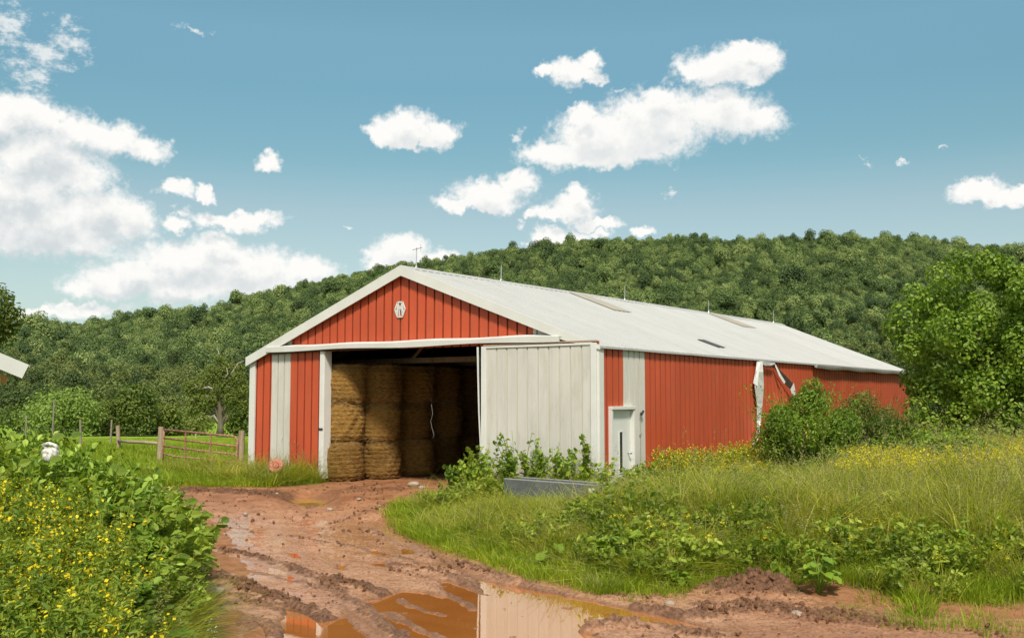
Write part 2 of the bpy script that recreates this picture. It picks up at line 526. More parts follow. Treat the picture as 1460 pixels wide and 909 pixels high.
def pl(pts, z=WATER): return np.array([flat(a, b, z) for a, b in pts])


inroad = sstep(-.1, .5, SDn)
rough_n = fbm(MX * 2.2, MY * 2.2, 5)
fine_n = fbm(MX * 9, MY * 9, 3)
# entrance is drier: lumpier ground; the low basin is flatter
basin = 1 - sstep(19.5, 24, MY)
Zm = Zm + inroad * (.022 * rough_n + .010 * fine_n) * (1 - .45 * basin)
Zm = Zm + inroad * .015 * basin
dark = np.zeros_like(Zm); wet = np.zeros_like(Zm); redd = sstep(21.5, 26, MY + 1.2 * rough_n)


def ridge(pts, w, h, tread=.16, dk=1.0, z=-.40, solid=0):
    global Zm, dark
    line = np.array([flat(a, b, z) for a, b in pts])
    d, s = ldist(line, MX + .10 * fbm(MX * 1.7, MY * 1.7, 2), MY + .12 * fbm(MX * 1.7 + 9, MY * 1.7, 2))
    w = w * .78
    k = np.clip(1 - d / w, 0, 1); k = k * k * (3 - 2 * k) * np.maximum(solid, .35 + .65 * sstep(-.45, .1, fbm(MX * 2.4, MY * 2.4 + 30, 3)))
    bars = .5 + .5 * np.sin(s * 2 * math.pi / tread + d * 9)
    if solid:
        Zm = np.maximum(Zm, WATER - .05 + sstep(.12, .5, k * 1.05 + .62 * fbm(MX * 3.2, MY * 3.2, 5)) * (.066 + .012 * fine_n + .02 * fbm(MX * 3, MY * 3, 3)))
    else:
        Zm = Zm + k * h * (.55 + .45 * bars + .5 * fine_n) + k * h * .5 * fbm(MX * 5, MY * 5, 3)
    dark = np.maximum(dark, dk * sstep(.12, .5, k + .25 * fine_n))


def rut(pts, w, h, z=-.42):
    global Zm
    d, s = ldist(np.array([flat(a, b, z) for a, b in pts]), MX + .08 * fbm(MX * 1.4, MY * 1.4, 2), MY)
    k = np.clip(1 - d / w, 0, 1)
    Zm = Zm - k * k * h


def pool(pts, depth=.075, soft=.22, z=WATER, warp=.10):
    global Zm, wet
    s = sdist(pl(pts, z), MX + warp * fbm(MX * 1.6, MY * 1.6, 3), MY + warp * fbm(MX * 1.6 + 5, MY * 1.6, 3))
    k = sstep(-soft, soft, s)
    tgt = z - depth * sstep(-.02, soft, s) + .012 * fine_n
    Zm = Zm * (1 - k) + np.minimum(Zm, tgt) * k
    wet = np.maximum(wet, sstep(-.5, .1, s))


# tyre ridges and churned strips (traced on the ground, in metres once mapped)
ridge([(316, 783), (360, 790), (405, 803), (440, 815)], .26, .075)
ridge([(440, 815), (470, 832), (500, 852), (540, 880), (580, 909)], .26, .035, dk=.8)
ridge([(308, 818), (345, 832), (385, 848), (420, 862), (455, 878)], .42, .09)
ridge([(300, 872), (340, 880), (385, 893), (410, 909)], .5, .04, dk=.7)
ridge([(478, 826), (515, 834), (552, 846)], .28, .05)
ridge([(615, 835), (660, 850), (676, 862)], .12, .05, dk=.5)
ridge([(640, 812), (672, 822), (716, 838)], .22, .05, dk=.6)
ridge([(560, 812), (590, 820), (640, 832)], .2, .04, dk=.5)
ridge([(846, 893), (880, 884), (935, 884), (1010, 905)], .34, .05, dk=.8)
ridge([(905, 862), (960, 872), (1010, 880)], .22, .055, dk=.9)
ridge([(1010, 872), (1080, 868), (1140, 872), (1230, 880)], .5, .06, dk=.8)
ridge([(700, 820), (760, 834), (808, 845)], .2, .05, dk=.6)
ridge([(270, 706), (330, 708), (400, 711), (440, 716)], .9, .05, tread=.5, z=-.3)
ridge([(455, 708), (520, 704), (580, 702)], .7, .05, tread=.6, dk=.55, z=-.25)
ridge([(360, 742), (430, 748), (520, 757)], .16, .02, dk=.35)
ridge([(425, 752), (470, 764)], .16, .02, dk=.5)
for q_, w_, d_ in (([(600, 802), (540, 784), (470, 770), (400, 760)], .13, .75), ([(700, 842), (640, 818), (560, 802)], .14, .8), ([(690, 812), (620, 792), (560, 770), (520, 748)], .12, .6),
                   ([(560, 700), (500, 712), (440, 730)], .2, .6), ([(590, 716), (540, 730), (470, 745)], .16, .5), ([(480, 842), (430, 826), (350, 808)], .12, .7), ([(350, 752), (300, 748)], .15, .5),
                   ([(620, 790), (590, 775), (575, 750)], .14, .6), ([(770, 838), (720, 822), (660, 800)], .14, .7), ([(850, 856), (800, 848), (740, 832)], .12, .7), ([(330, 845), (400, 868), (430, 880)], .2, .8),
                   ([(1000, 862), (1060, 858), (1130, 862)], .25, .7), ([(1140, 880), (1220, 886), (1300, 896)], .25, .6), ([(940, 852), (900, 850), (860, 850)], .14, .6)):
    ridge(q_, w_ * 1.3, .035, dk=d_)
rut([(300, 790), (400, 815), (500, 868), (560, 909)], .35, .03)
rut([(560, 700), (500, 730), (420, 765), (330, 800)], .5, .03)
rut([(585, 700), (560, 740), (620, 790), (720, 850), (800, 909)], .45, .04)
# pools
pool([(517, 858), (548, 849), (572, 842), (604, 843), (640, 850), (622, 829), (640, 827), (688, 846), (720, 852), (760, 845), (790, 847), (850, 862), (893, 872), (893, 888), (850, 884),
      (835, 900), (900, 925), (640, 940), (575, 909)], .085, .14)
pool([(676, 826), (720, 833), (782, 845), (848, 858), (908, 871), (975, 884), (1037, 902), (960, 896), (895, 885), (830, 872), (740, 860), (690, 846)], .07, .14)
pool([(404, 868), (438, 875), (458, 885), (490, 877), (510, 893), (535, 915), (400, 935), (396, 890)], .075, .12)
pool([(338, 806), (370, 801), (407, 812), (428, 821), (424, 832), (385, 832), (345, 826)], .03, .16)
pool([(308, 915), (318, 885), (330, 874), (346, 877), (334, 890), (330, 915)], .06, .10, warp=.05)
pool([(350, 905), (372, 892), (382, 909), (360, 930)], .06, .10, warp=.05)
pool([(523, 785), (540, 784), (560, 792), (545, 794)], .06, .10)
pool([(562, 783), (578, 780), (600, 787), (585, 791), (566, 789)], .06, .10)
pool([(522, 801), (550, 800), (550, 811), (532, 808)], .06, .10)
pool([(588, 800), (613, 806), (600, 808)], .06, .08)
pool([(408, 788), (424, 787), (436, 797), (420, 798)], .06, .12)
pool([(480, 805), (497, 805), (493, 815), (480, 813)], .05, .10)
pool([(415, 752), (426, 754), (420, 760)], .05, .10)
film = np.zeros_like(Zm)
for q_ in ([(296, 748), (345, 738), (400, 757), (425, 775), (395, 796), (345, 786), (304, 775)], [(308, 795), (370, 797), (430, 836), (480, 862), (440, 872), (380, 836), (316, 812)],
           [(420, 755), (480, 775), (510, 800), (450, 806), (425, 780)], [(400, 740), (560, 745), (600, 790), (520, 800), (430, 770)]):
    s_ = sdist(pl(q_), MX + .3 * fbm(MX * 1.2, MY * 1.2, 3), MY + .3 * fbm(MX * 1.2 + 4, MY * 1.2, 3))
    film = np.maximum(film, sstep(-.5, .3, s_))
Zm = Zm - film * (Zm - (WATER + .012 + .030 * fbm(MX * 1.6, MY * 1.6 + 11, 5))) * .8
POND2 = -.315
pool([(398, 713), (440, 708), (478, 713), (470, 722), (425, 722)], .05, .3, z=POND2)
ridge([(555, 869), (595, 886), (640, 911)], .17, .13, dk=.3, solid=1)
ridge([(566, 851), (612, 866), (632, 871)], .15, .13, dk=.3, solid=1)
ridge([(512, 856), (545, 880), (580, 911)], .26, .13, dk=.5, solid=1)
ridge([(612, 832), (650, 846), (676, 862)], .16, .13, dk=.4, solid=1)
ridge([(840, 893), (880, 889), (915, 895)], .3, .10, dk=.6)
# heap of dug soil by the right edge
hp = flat(1084, 838, -.38)
hd = np.hypot((MX - hp[0]) / .95 + .25 * fbm(MX * 1.8, MY * 1.8, 3), (MY - hp[1]) / .60 + .25 * fbm(MX * 1.8 + 6, MY * 1.8, 3))
heap = np.exp(-(hd * 1.25) ** 2)
Zm = Zm + heap * (.24 + .20 * fbm(MX * 3, MY * 3, 4) + .05 * fine_n)
dark = np.maximum(dark, sstep(.12, .4, heap))
# small clods everywhere on the dirt
cl = np.maximum(0, fbm(MX * 6.5 + 40, MY * 6.5, 3) - .42)
Zm = Zm + inroad * cl * .10 * (1 - wet * .6)
dark = np.maximum(dark, .75 * sstep(.02, .16, cl) * inroad)
dirt_right = sstep(2.2, 3.2, MX) * sstep(17, 15.5, MY)
redd = np.maximum(redd, .55 * dirt_right)
dark = np.maximum(dark, .55 * sstep(.15, .45, rough_n) * (redd * .7 + .15))
# sink the border below the turf
hi = fbm(MX * 17, MY * 17, 4)
lump = np.maximum(0, fbm(MX * 8 + 7, MY * 8, 4) - .05)
Zm = Zm + inroad * (1 - .85 * wet) * ((.008 + .024 * dark) * hi + (.016 + .065 * dark) * lump)
ok = sstep(-.55, -.05, SDn)
Zm = Zm - (1 - ok) * .35


def mud_mat():
    m, nt, out = nodes_of('wet_mud')
    pos = N(nt, 'ShaderNodeNewGeometry').outputs['Position']
    A = lambda n: N(nt, 'ShaderNodeAttribute', attribute_name=n).outputs['Fac']
    n1 = noise(nt, pos, 1.6, 7, .65); n2 = noise(nt, scaled(nt, pos, (1.5, 1, 1)), 16, 8, .72); n3 = noise(nt, pos, 4.5, 8, .7)
    pale = ramp(nt, n1, [(.3, (.46, .215, .11)), (.7, (.64, .345, .195))])
    red = ramp(nt, n1, [(.3, (.29, .105, .042)), (.7, (.50, .225, .105))])
    drk = ramp(nt, n2, [(.3, (.065, .026, .011)), (.7, (.18, .078, .036))])
    col = mix(nt, A('redd'), pale, red)
    col = mix(nt, ramp(nt, n2, [(.40, .85), (.50, 0)]), col, (.21, .085, .035))
    col = mix(nt, ramp(nt, n3, [(.52, 0), (.62, .45)]), col, (.27, .12, .052))
    col = mix(nt, A('margin'), col, (.22, .092, .036))
    dk_ = math_(nt, 'MULTIPLY', A('dark'), ramp(nt, n2, [(.40, 1), (.62, .72)]))
    col = mix(nt, dk_, col, drk)
    wetn = N(nt, 'ShaderNodeMath', {0: A('wet'), 1: n1}, operation='MULTIPLY').outputs[0]
    rg = mix(nt, A('sheen'), ramp(nt, n2, [(.3, .45), (.7, .7)]), ramp(nt, n1, [(.35, .16), (.6, .38)]))
    rg = mix(nt, A('film'), rg, ramp(nt, n1, [(.3, .03), (.65, .16)]))
    rg = mix(nt, A('dark'), rg, (.7, .7, .7))
    b = N(nt, 'ShaderNodeBump', {'Strength': math_(nt, 'MULTIPLY_ADD', A('film'), -.82, .9), 'Distance': .05, 'Height': noise(nt, pos, 13, 8, .72)})
    p = N(nt, 'ShaderNodeBsdfPrincipled', {'Base Color': col, 'Roughness': rg, 'Specular IOR Level': .5, 'IOR': math_(nt, 'MULTIPLY_ADD', A('film'), .7, 1.45), 'Normal': b.outputs[0]})
    nt.links.new(p.outputs[0], out.inputs[0])
    return m


mm = np_mesh('muddy_road', np.stack([MX, MY, Zm], -1).reshape(-1, 3), grid_faces(*MX.shape), smooth=True, mats=[mud_mat()])
sheen = np.clip(basin * (1 - .6 * dirt_right) * sstep(-.5, .3, .25 - rough_n) + wet, 0, 1)
for n_, v_ in (('dark', dark), ('wet', wet), ('redd', redd), ('sheen', sheen), ('film', film * (1 - dark)), ('margin', .75 * sstep(.05, .006, Zm - WATER) * basin * (1 - film))): attr(mm, n_, np.clip(v_, 0, 1))
tag(link('muddy_road', mm), kind='structure')


def water_mat(name, c1, c2, ior):
    m, nt, out = nodes_of(name)
    pos = N(nt, 'ShaderNodeNewGeometry').outputs['Position']
    col = ramp(nt, noise(nt, pos, .8, 5, .6), [(.3, c1), (.7, c2)])
    b = N(nt, 'ShaderNodeBump', {'Strength': .012, 'Distance': .02, 'Height': noise(nt, pos, 5, 3, .6)})
    p = N(nt, 'ShaderNodeBsdfPrincipled', {'Base Color': col, 'Roughness': .015, 'IOR': ior, 'Specular IOR Level': .5, 'Normal': b.outputs[0]})
    g = N(nt, 'ShaderNodeBsdfGlossy', {'Color': (.95, .92, .88, 1), 'Roughness': .015, 'Normal': b.outputs[0]})
    sm = N(nt, 'ShaderNodeMixShader', {0: .30 if ior > 2 else .05})
    nt.links.new(p.outputs[0], sm.inputs[1]); nt.links.new(g.outputs[0], sm.inputs[2])
    nt.links.new(sm.outputs[0], out.inputs[0])
    return m


def puddle(name, pts, z, mat_, label=None):
    q = [flat(a, b, z) for a, b in pts]
    me = bpy.data.meshes.new(name)
    me.from_pydata([tuple(p) for p in q], [], [tuple(range(len(q)))])
    me.materials.append(mat_)
    return tag(link(name, me), kind='structure')


M['water'] = water_mat('muddy_water', (.46, .150, .030), (.56, .20, .050), 2.6)
puddle('puddle_water', [(300, 738), (640, 738), (640, 780), (700, 815), (860, 850), (940, 862), (1060, 900), (1060, 960), (150, 960), (240, 860)], WATER, M['water'])
M['water2'] = water_mat('ochre_water', (.34, .17, .03), (.40, .21, .04), 1.5)
puddle('puddle_water', [(385, 704), (490, 704), (490, 726), (385, 726)], POND2, M['water2'])

# ------------------------------------------------------------------ hill
SIL = np.array([(-420, 470), (-150, 462), (0, 458), (40, 455), (100, 458), (150, 452), (190, 445), (250, 437), (300, 438), (335, 431), (370, 416), (400, 409), (450, 396), (500, 386), (560, 375),
                (640, 365), (720, 352), (800, 341), (860, 338), (980, 334), (1060, 338), (1130, 335), (1180, 332), (1250, 333), (1300, 334), (1350, 342), (1400, 345), (1460, 349), (1650, 360), (1900, 380)], float)
sil_az = []; sil_el = []
for a, b in SIL:
    r_ = ray(a, b); sil_az.append(math.atan2(r_[0], r_[1])); sil_el.append(r_[2] / math.hypot(r_[0], r_[1]))
sil_az = np.array(sil_az); sil_el = np.array(sil_el)


def ridge_r(az): return 560 + 60 * np.sin(az * 3 + 1)


def hill_z(az, r):
    rr = ridge_r(az); top = CH + np.interp(az, sil_az, sil_el) * rr - 6.2
    t = np.clip((r - 205) / (rr - 205), 0, 1.6)
    prof = np.where(t < 1, t ** 1.12 * (1.0) + .0, 1 - (t - 1) * .5)
    z = -4.5 + (top + 4.5) * prof + 4 * fbm(az * 9 + 3, r * .012, 3) * np.clip(np.sin(np.clip(t, 0, 1) * math.pi), 0, 1)
    return z


haz = np.linspace(-1.05, 1.05, 130); hr = np.linspace(200, 900, 60)
HA, HR = np.meshgrid(haz, hr)
HZ = hill_z(HA, HR)
hill_m = worn('hill_undergrowth', (.018, .034, .008), (.035, .055, .014), .9, .05, spec=.1)
tag(link('hill', np_mesh('hill', np.stack([HR * np.sin(HA), HR * np.cos(HA), HZ], -1).reshape(-1, 3), grid_faces(*HA.shape), smooth=True, mats=[hill_m])), kind='structure')


# ------------------------------------------------------------------ foliage builders
def unit(v): return v / (np.linalg.norm(v, axis=-1, keepdims=True) + 1e-9)


def leaf_arrays(P, Nrm, size, rng, aspect=.55, fold=.12, droop=0., simple=False):
    """folded leaves (or plain diamonds): centre P, facing Nrm; returns verts, quads"""
    n = len(P)
    size = np.broadcast_to(size, (n,))[:, None]
    a = unit(np.cross(Nrm, rng.normal(size=(n, 3)))); a[:, 2] -= droop; a = unit(a)
    b = unit(np.cross(Nrm, a))
    nn = unit(Nrm)
    if simple:
        V = np.stack([P - a * size * .5, P + b * size * .5 * aspect + nn * size * fold, P + a * size * .5, P - b * size * .5 * aspect + nn * size * fold], 1)
        return V.reshape(-1, 3), np.arange(n * 4).reshape(n, 4)
    h = size * .5 * aspect; c = nn * size
    V = np.stack([P - a * size * .5, P - a * size * .2 + b * h + c * fold, P + a * size * .18 + b * h * .8 + c * fold * .7, P + a * size * .52 - c * fold * .8,
                  P + a * size * .18 - b * h * .8 + c * fold * .7, P - a * size * .2 - b * h + c * fold], 1)
    q = np.arange(n)[:, None] * 6
    return V.reshape(-1, 3), np.concatenate([q + np.array([[0, 1, 2, 3]]), q + np.array([[0, 3, 4, 5]])])


def crown_pts(blobs, n, rng, up=.35, fill=.35, jn=.55):
    """random leaf positions over a union of balls, with outward normals"""
    blobs = np.asarray(blobs, float); w = blobs[:, 3] ** 2; w = w / w.sum()
    k = rng.choice(len(blobs), size=n, p=w)
    d = unit(rng.normal(size=(n, 3)))
    rad = blobs[k, 3] * (1 - fill * rng.random(n) ** 1.6)
    P = blobs[k, :3] + d * rad[:, None]
    nr = unit(d + np.array([0, 0, up]) + jn * rng.normal(size=(n, 3)))
    return P, nr


def ellipsoid_blobs(c, rx, ry, rz, n, r0, r1, rng, surf=.55):
    d = unit(rng.normal(size=(n, 3)))
    q = (surf + (1 - surf) * rng.random(n))[:, None]
    P = np.array(c) + d * q * np.array([rx, ry, rz])
    return np.concatenate([P, rng.uniform(r0, r1, n)[:, None]], 1)


def crown_mesh(name, blobs, n, size, mat_, seed, aspect=.6, droop=0., fill=.35, up=.35, jn=.55):
    rng = np.random.default_rng(seed)
    P, nr = crown_pts(blobs, n, rng, up, fill, jn)
    V, Fq = leaf_arrays(P, nr, size * rng.uniform(.6, 1.3, n), rng, aspect, droop=droop, simple=size > .4)
    return np_mesh(name, V, Fq, mats=[mat_])


def make_tree(name, label, cat, base, blobs, n, size, leaf, bark, r0, seed, group=None, aspect=.6, lean=(0, 0), droop=0., fill=.35, nlimb=10, top=None, rz=0):
    t = empty(name, tuple(base), rz, label, cat, group)
    rng = np.random.default_rng(seed); random.seed(seed)
    blobs = np.asarray(blobs, float)
    hmax = blobs[:, 2].max() if top is None else top
    mb = MB()
    trunk = [(lean[0] * k * k + .06 * r0 * math.sin(k * 5), lean[1] * k * k, -.2 + k * hmax * .85) for k in np.linspace(0, 1, 8)]
    mb.tube(trunk, [r0 * (1.25 if i == 0 else 1) * (1 - .11 * i) for i in range(8)], 9, wob=.08)
    idx = np.argsort(-blobs[:, 3])[:nlimb]
    for i in idx:
        e = Vector(blobs[i, :3]); k = min(.8, max(.22, (e.z / hmax) * .6)); s0 = Vector(trunk[int(k * 7)])
        mid = s0.lerp(e, .5) + Vector((rng.normal() * .15, rng.normal() * .15, .12 * (e - s0).length))
        mb.tube([s0, s0.lerp(mid, .5) + Vector((0, 0, .1)), mid, e], [r0 * .42, r0 * .32, r0 * .2, r0 * .06], 6, wob=.06)
    mb.build('trunk', bark, t, smooth=True)
    link('crown', crown_mesh('crown', blobs, n, size, leaf, seed + 1, aspect, droop, fill, .5, .42), t)
    return t


# ---- geometry node scatter, used only for uncountable growth
def scatter(name, pts, rot, scl, idx, protos, label=None, cat=None):
    me = bpy.data.meshes.new(name)
    pts = np.asarray(pts, np.float32)
    me.vertices.add(len(pts)); me.vertices.foreach_set('co', pts.ravel())
    a = me.attributes.new('rot', 'FLOAT_VECTOR', 'POINT'); a.data.foreach_set('vector', np.asarray(rot, np.float32).ravel())
    a = me.attributes.new('scl', 'FLOAT_VECTOR', 'POINT'); a.data.foreach_set('vector', np.asarray(scl, np.float32).ravel())
    a = me.attributes.new('pick', 'INT', 'POINT'); a.data.foreach_set('value', np.asarray(idx, np.int32).ravel())
    o = link(name, me)
    src = bpy.data.collections.new(name + '_kinds')
    for i, p in enumerate(protos):
        q = bpy.data.objects.new('%s_%02d' % (name, i), p); src.objects.link(q)
    ng = bpy.data.node_groups.new(name, 'GeometryNodeTree')
    ng.interface.new_socket('Geometry', in_out='INPUT', socket_type='NodeSocketGeometry')
    ng.interface.new_socket('Geometry', in_out='OUTPUT', socket_type='NodeSocketGeometry')
    gi = ng.nodes.new('NodeGroupInput'); go = ng.nodes.new('NodeGroupOutput')
    ci = ng.nodes.new('GeometryNodeCollectionInfo'); ci.inputs['Collection'].default_value = src
    ci.inputs['Separate Children'].default_value = True; ci.inputs['Reset Children'].default_value = True
    ip = ng.nodes.new('GeometryNodeInstanceOnPoints'); ip.inputs['Pick Instance'].default_value = True

    def named(n, t):
        q = ng.nodes.new('GeometryNodeInputNamedAttribute'); q.data_type = t; q.inputs[0].default_value = n
        return q.outputs[0]
    L_ = ng.links.new
    L_(gi.outputs[0], ip.inputs['Points']); L_(ci.outputs[0], ip.inputs['Instance'])
    L_(named('pick', 'INT'), ip.inputs['Instance Index'])
    e2r = ng.nodes.new('FunctionNodeEulerToRotation'); L_(named('rot', 'FLOAT_VECTOR'), e2r.inputs[0])
    L_(e2r.outputs[0], ip.inputs['Rotation']); L_(named('scl', 'FLOAT_VECTOR'), ip.inputs['Scale'])
    L_(ip.outputs[0], go.inputs[0])
    md = o.modifiers.new('scatter', 'NODES'); md.node_group = ng
    return tag(o, label, cat, None, 'stuff')


# ------------------------------------------------------------------ forest on the hill
def forest_proto(i):
    rng = np.random.default_rng(100 + i)
    n = 9 + i % 4
    bl = ellipsoid_blobs((0, 0, 5.2), 2.9, 2.9, 2.9, n, 1.2, 2.0, rng, .5)
    bl = np.concatenate([bl, [[0, 0, 5.6 + .2 * (i % 3), 2.4]]])
    return crown_mesh('forest_crown', bl, 1500, .56, M['forest'], 200 + i, .75, fill=.22, up=.55, jn=.34)


fp = [forest_proto(i) for i in range(8)]
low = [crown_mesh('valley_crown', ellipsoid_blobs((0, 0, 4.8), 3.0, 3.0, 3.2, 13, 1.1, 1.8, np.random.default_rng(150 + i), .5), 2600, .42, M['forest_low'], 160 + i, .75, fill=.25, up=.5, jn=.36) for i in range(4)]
fr = []
r_ = 214.0
while r_ < 720:
    st = 4.5 + r_ * .0006
    nn = int(2 * .62 * r_ / st)
    azs = np.linspace(-.62, .62, nn) + RNG.normal(0, .32 * st / r_, nn)
    rs = r_ + RNG.normal(0, 1.8, nn)
    fr.append(np.stack([azs, rs], 1)); r_ += 4.4
fr = np.concatenate(fr)
fr = fr[fr[:, 1] < ridge_r(fr[:, 0]) + 25]
fz = hill_z(fr[:, 0], fr[:, 1])
fpts = np.stack([fr[:, 1] * np.sin(fr[:, 0]), fr[:, 1] * np.cos(fr[:, 0]), fz - .6], 1)
fs = RNG.lognormal(0, .26, len(fpts)) * .64
big = 1 + .3 * (1 - sstep(215, 330, fr[:, 1]))
fscl = np.stack([fs * big, fs * big, fs * big * RNG.uniform(.85, 1.15, len(fs))], 1)
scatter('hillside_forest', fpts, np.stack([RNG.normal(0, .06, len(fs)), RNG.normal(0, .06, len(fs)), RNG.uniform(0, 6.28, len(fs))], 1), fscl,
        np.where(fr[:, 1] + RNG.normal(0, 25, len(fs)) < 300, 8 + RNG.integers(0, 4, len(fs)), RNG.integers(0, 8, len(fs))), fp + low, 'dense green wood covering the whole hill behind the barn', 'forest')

# ------------------------------------------------------------------ the barn
BARN = empty('barn', (PX0, PY0, 0), -YAW, 'long red metal barn with white roof, white sliding door and bales inside', 'barn')


def top_z(X):
    a = -X
    return EAVE + (RIDGE - EAVE) * (1 - abs(a - W / 2) / (W / 2))


def lift(Y): return .006 * max(0, Y)


def panel(name, s0, s1, zb, zt, mat_, plane, flip=1, pitch=.305, parent=BARN, g=.05, off=0., rows=6, phase=0., wave=None):
    """ribbed sheet between s0 and s1; plane(s, z, out) -> local point; grooves run vertically; has a thickness"""
    if s1 < s0: s0, s1 = s1, s0
    prof = [(s0, 0)]
    k = math.floor((s0 - phase) / pitch) + 1
    while phase + k * pitch < s1 + .03:
        c = phase + k * pitch
        for ds, d in ((-.028, 0), (-.013, -g), (.013, -g), (.028, 0)):
            if s0 < c + ds < s1: prof.append((c + ds, d))
        k += 1
    prof.append((s1, 0))
    V, Fq = [], []
    for s, d in prof:
        b0 = zb(s) if callable(zb) else zb; t0 = zt(s) if callable(zt) else zt
        for r in range(rows + 1):
            z = b0 + (t0 - b0) * r / rows
            w = wave(s, z) if wave else .011 * float(pnoise(np.array(s * .9), np.array(z * .7)))
            V.append(plane(s, z, d + off + w))
    nf = len(V)
    for i in range(len(prof) - 1):
        for r in range(rows):
            q = (i * (rows + 1) + r, (i + 1) * (rows + 1) + r, (i + 1) * (rows + 1) + r + 1, i * (rows + 1) + r + 1)
            Fq.append(q if flip > 0 else q[::-1])
    # back sheet
    for s in (s0, s1):
        b0 = zb(s) if callable(zb) else zb; t0 = zt(s) if callable(zt) else zt
        V += [plane(s, b0, off - g - .02), plane(s, t0, off - g - .02)]
    if not callable(zt) or True:
        pass
    mb = MB(); mb.add(V, Fq)
    mb.m = [1 if (prof[i][1] != 0 or prof[i + 1][1] != 0) else 0 for i in range(len(prof) - 1) for r in range(rows)]  # groove faces take the painted shadow colour
    return mb.build(name, [mat_, M['red_groove_shade'] if mat_ == M['red'] else M['white_groove_shade']], parent)


FRONT = lambda s, z, o: (s, -o, z)
SIDE = lambda s, z, o: (o, s, z)
LEFT = lambda s, z, o: (-W - o, s, z)
BACK = lambda s, z, o: (s, L + o, z)
HEAD = 3.72                              # underside of the door track
OPN_L, OPN_R = -9.30, -3.38              # door opening


def rake(X): return top_z(X) - .04


def under_head(X): return min(HEAD + .05, rake(X))


panel('front_wall', -W + .22, -11.63, 0, under_head, M['red'], FRONT, phase=-12.3)
panel('front_wall', -10.79, -9.44, 0, under_head, M['red'], FRONT, phase=-10.79)
panel('front_panel', -11.63, -10.79, 0, under_head, M['white'], FRONT, phase=-11.63, pitch=.28)
panel('front_wall', OPN_R + .02, -.02, 0, HEAD, M['red'], FRONT)
panel('gable_wall', -10.77, -1.95, HEAD - .02, rake, M['red'], FRONT, phase=-6.41, rows=8)
panel('gable_panel', -12.2, -10.77, HEAD - .02, lambda X: max(HEAD - .02, rake(X)), M['white'], FRONT, off=.004)
panel('gable_panel', -1.95, -.95, HEAD - .02, lambda X: max(HEAD - .02, rake(X)), M['white'], FRONT, off=.004)
panel('gable_wall', -.95, -.05, HEAD - .12, lambda X: max(HEAD - .12, rake(X)), M['red'], FRONT, off=.002)


def side_wave(s, z):
    w = .012 * float(pnoise(np.array(s * .6), np.array(z * .5)))
    bulge = .16 * math.exp(-((s - 12.2) / 1.5) ** 2 - ((z - 1.2) / 1.1) ** 2)
    return w + bulge


panel('side_wall', 0, .42, 0, EAVE - .02, M['red'], SIDE, phase=0, wave=side_wave)
panel('side_wall', .42, 1.15, 2.1, EAVE - .02, M['red'], SIDE, phase=0, wave=side_wave)
panel('side_panel', 1.15, 2.33, 2.1, EAVE - .02, M['white'], SIDE, phase=1.15, pitch=.295, wave=side_wave)
panel('side_panel', 1.62, 2.33, 0, 2.1, M['white'], SIDE, phase=1.15, pitch=.295, wave=side_wave)
panel('side_wall', 2.33, L + .35, 0, EAVE - .02, M['red'], SIDE, phase=2.33, rows=10, wave=side_wave)
panel('left_wall', 0, L, 0, EAVE - .02, M['red'], LEFT, flip=-1)
panel('back_wall', -W, 0, 0, rake, M['red'], BACK, flip=-1)
# trims
mb = MB()
mb.box((-W + .11, -.035, 1.77), (.24, .07, 3.54)); mb.box((-W - .02, .07, 1.77), (.05, .2, 3.54))
mb.build('corner_trim', M['trim'], BARN, bevel=.008)
mb = MB(); mb.box((.012, -.02, 1.80), (.075, .22, 3.58)); mb.build('corner_trim', M['trim'], BARN)
mb = MB()
mb.box((-9.37, -.045, 1.85), (.15, .13, 3.74)); mb.box((-9.285, .06, 1.85), (.03, .3, 3.74))
mb.build('door_jamb', M['trim'], BARN, bevel=.01)
mb = MB(); mb.box((OPN_R - .02, .08, 1.85), (.12, .14, 3.7)); mb.build('door_jamb', M['trim'], BARN)
mb = MB(); mb.box((-9.37, -.12, 1.42), (.17, .02, .06)); mb.build('jamb_bracket', M['dark'], BARN)

# door track: a white boxed header with a thin sagging rail below it
mb = MB()
n = 40; xs = np.linspace(-11.70, -1.07, n); pro = .20
up = [(x, 3.90 + .012 * math.sin(x * 2.1)) for x in xs]
lo = [(x, HEAD + .02 + .02 * math.sin(x * 1.3)) for x in xs]
V = []
for (x, zu), (_, zl) in zip(up, lo):
    V += [(x, -pro, zl), (x, -pro - .01, zu - .03), (x, -.02, zu + .03), (x, -.02, zl)]
Fq = [(4 * i + k, 4 * (i + 1) + k, 4 * (i + 1) + (k + 1) % 4, 4 * i + (k + 1) % 4) for i in range(n - 1) for k in range(4)] + [(3, 2, 1, 0), tuple(4 * (n - 1) + k for k in range(4))]
mb.add(V, Fq); mb.build('door_track', M['trim'], BARN)
mb = MB()
mb.tube([(x, -.10, HEAD - .01 + .035 * math.sin((x + 11) * .55) - .02) for x in np.linspace(-11.6, -6.4, 16)], .022, 6)
mb.build('track_rail', M['dark'], BARN)
mb = MB(); mb.box((-.56, -.10, 3.715), (1.05, .16, .035)); mb.box((-2.2, -.13, 3.70), (2.4, .08, .03)); mb.build('track_rail', M['rust'], BARN)
mb = MB(); mb.tube([(-1.09, -.12, 3.86), (-1.0, -.12, 3.84), (-.95, -.12, 3.80)], [.07, .05, .015], 8); mb.build('track_end', M['grey_metal'], BARN)

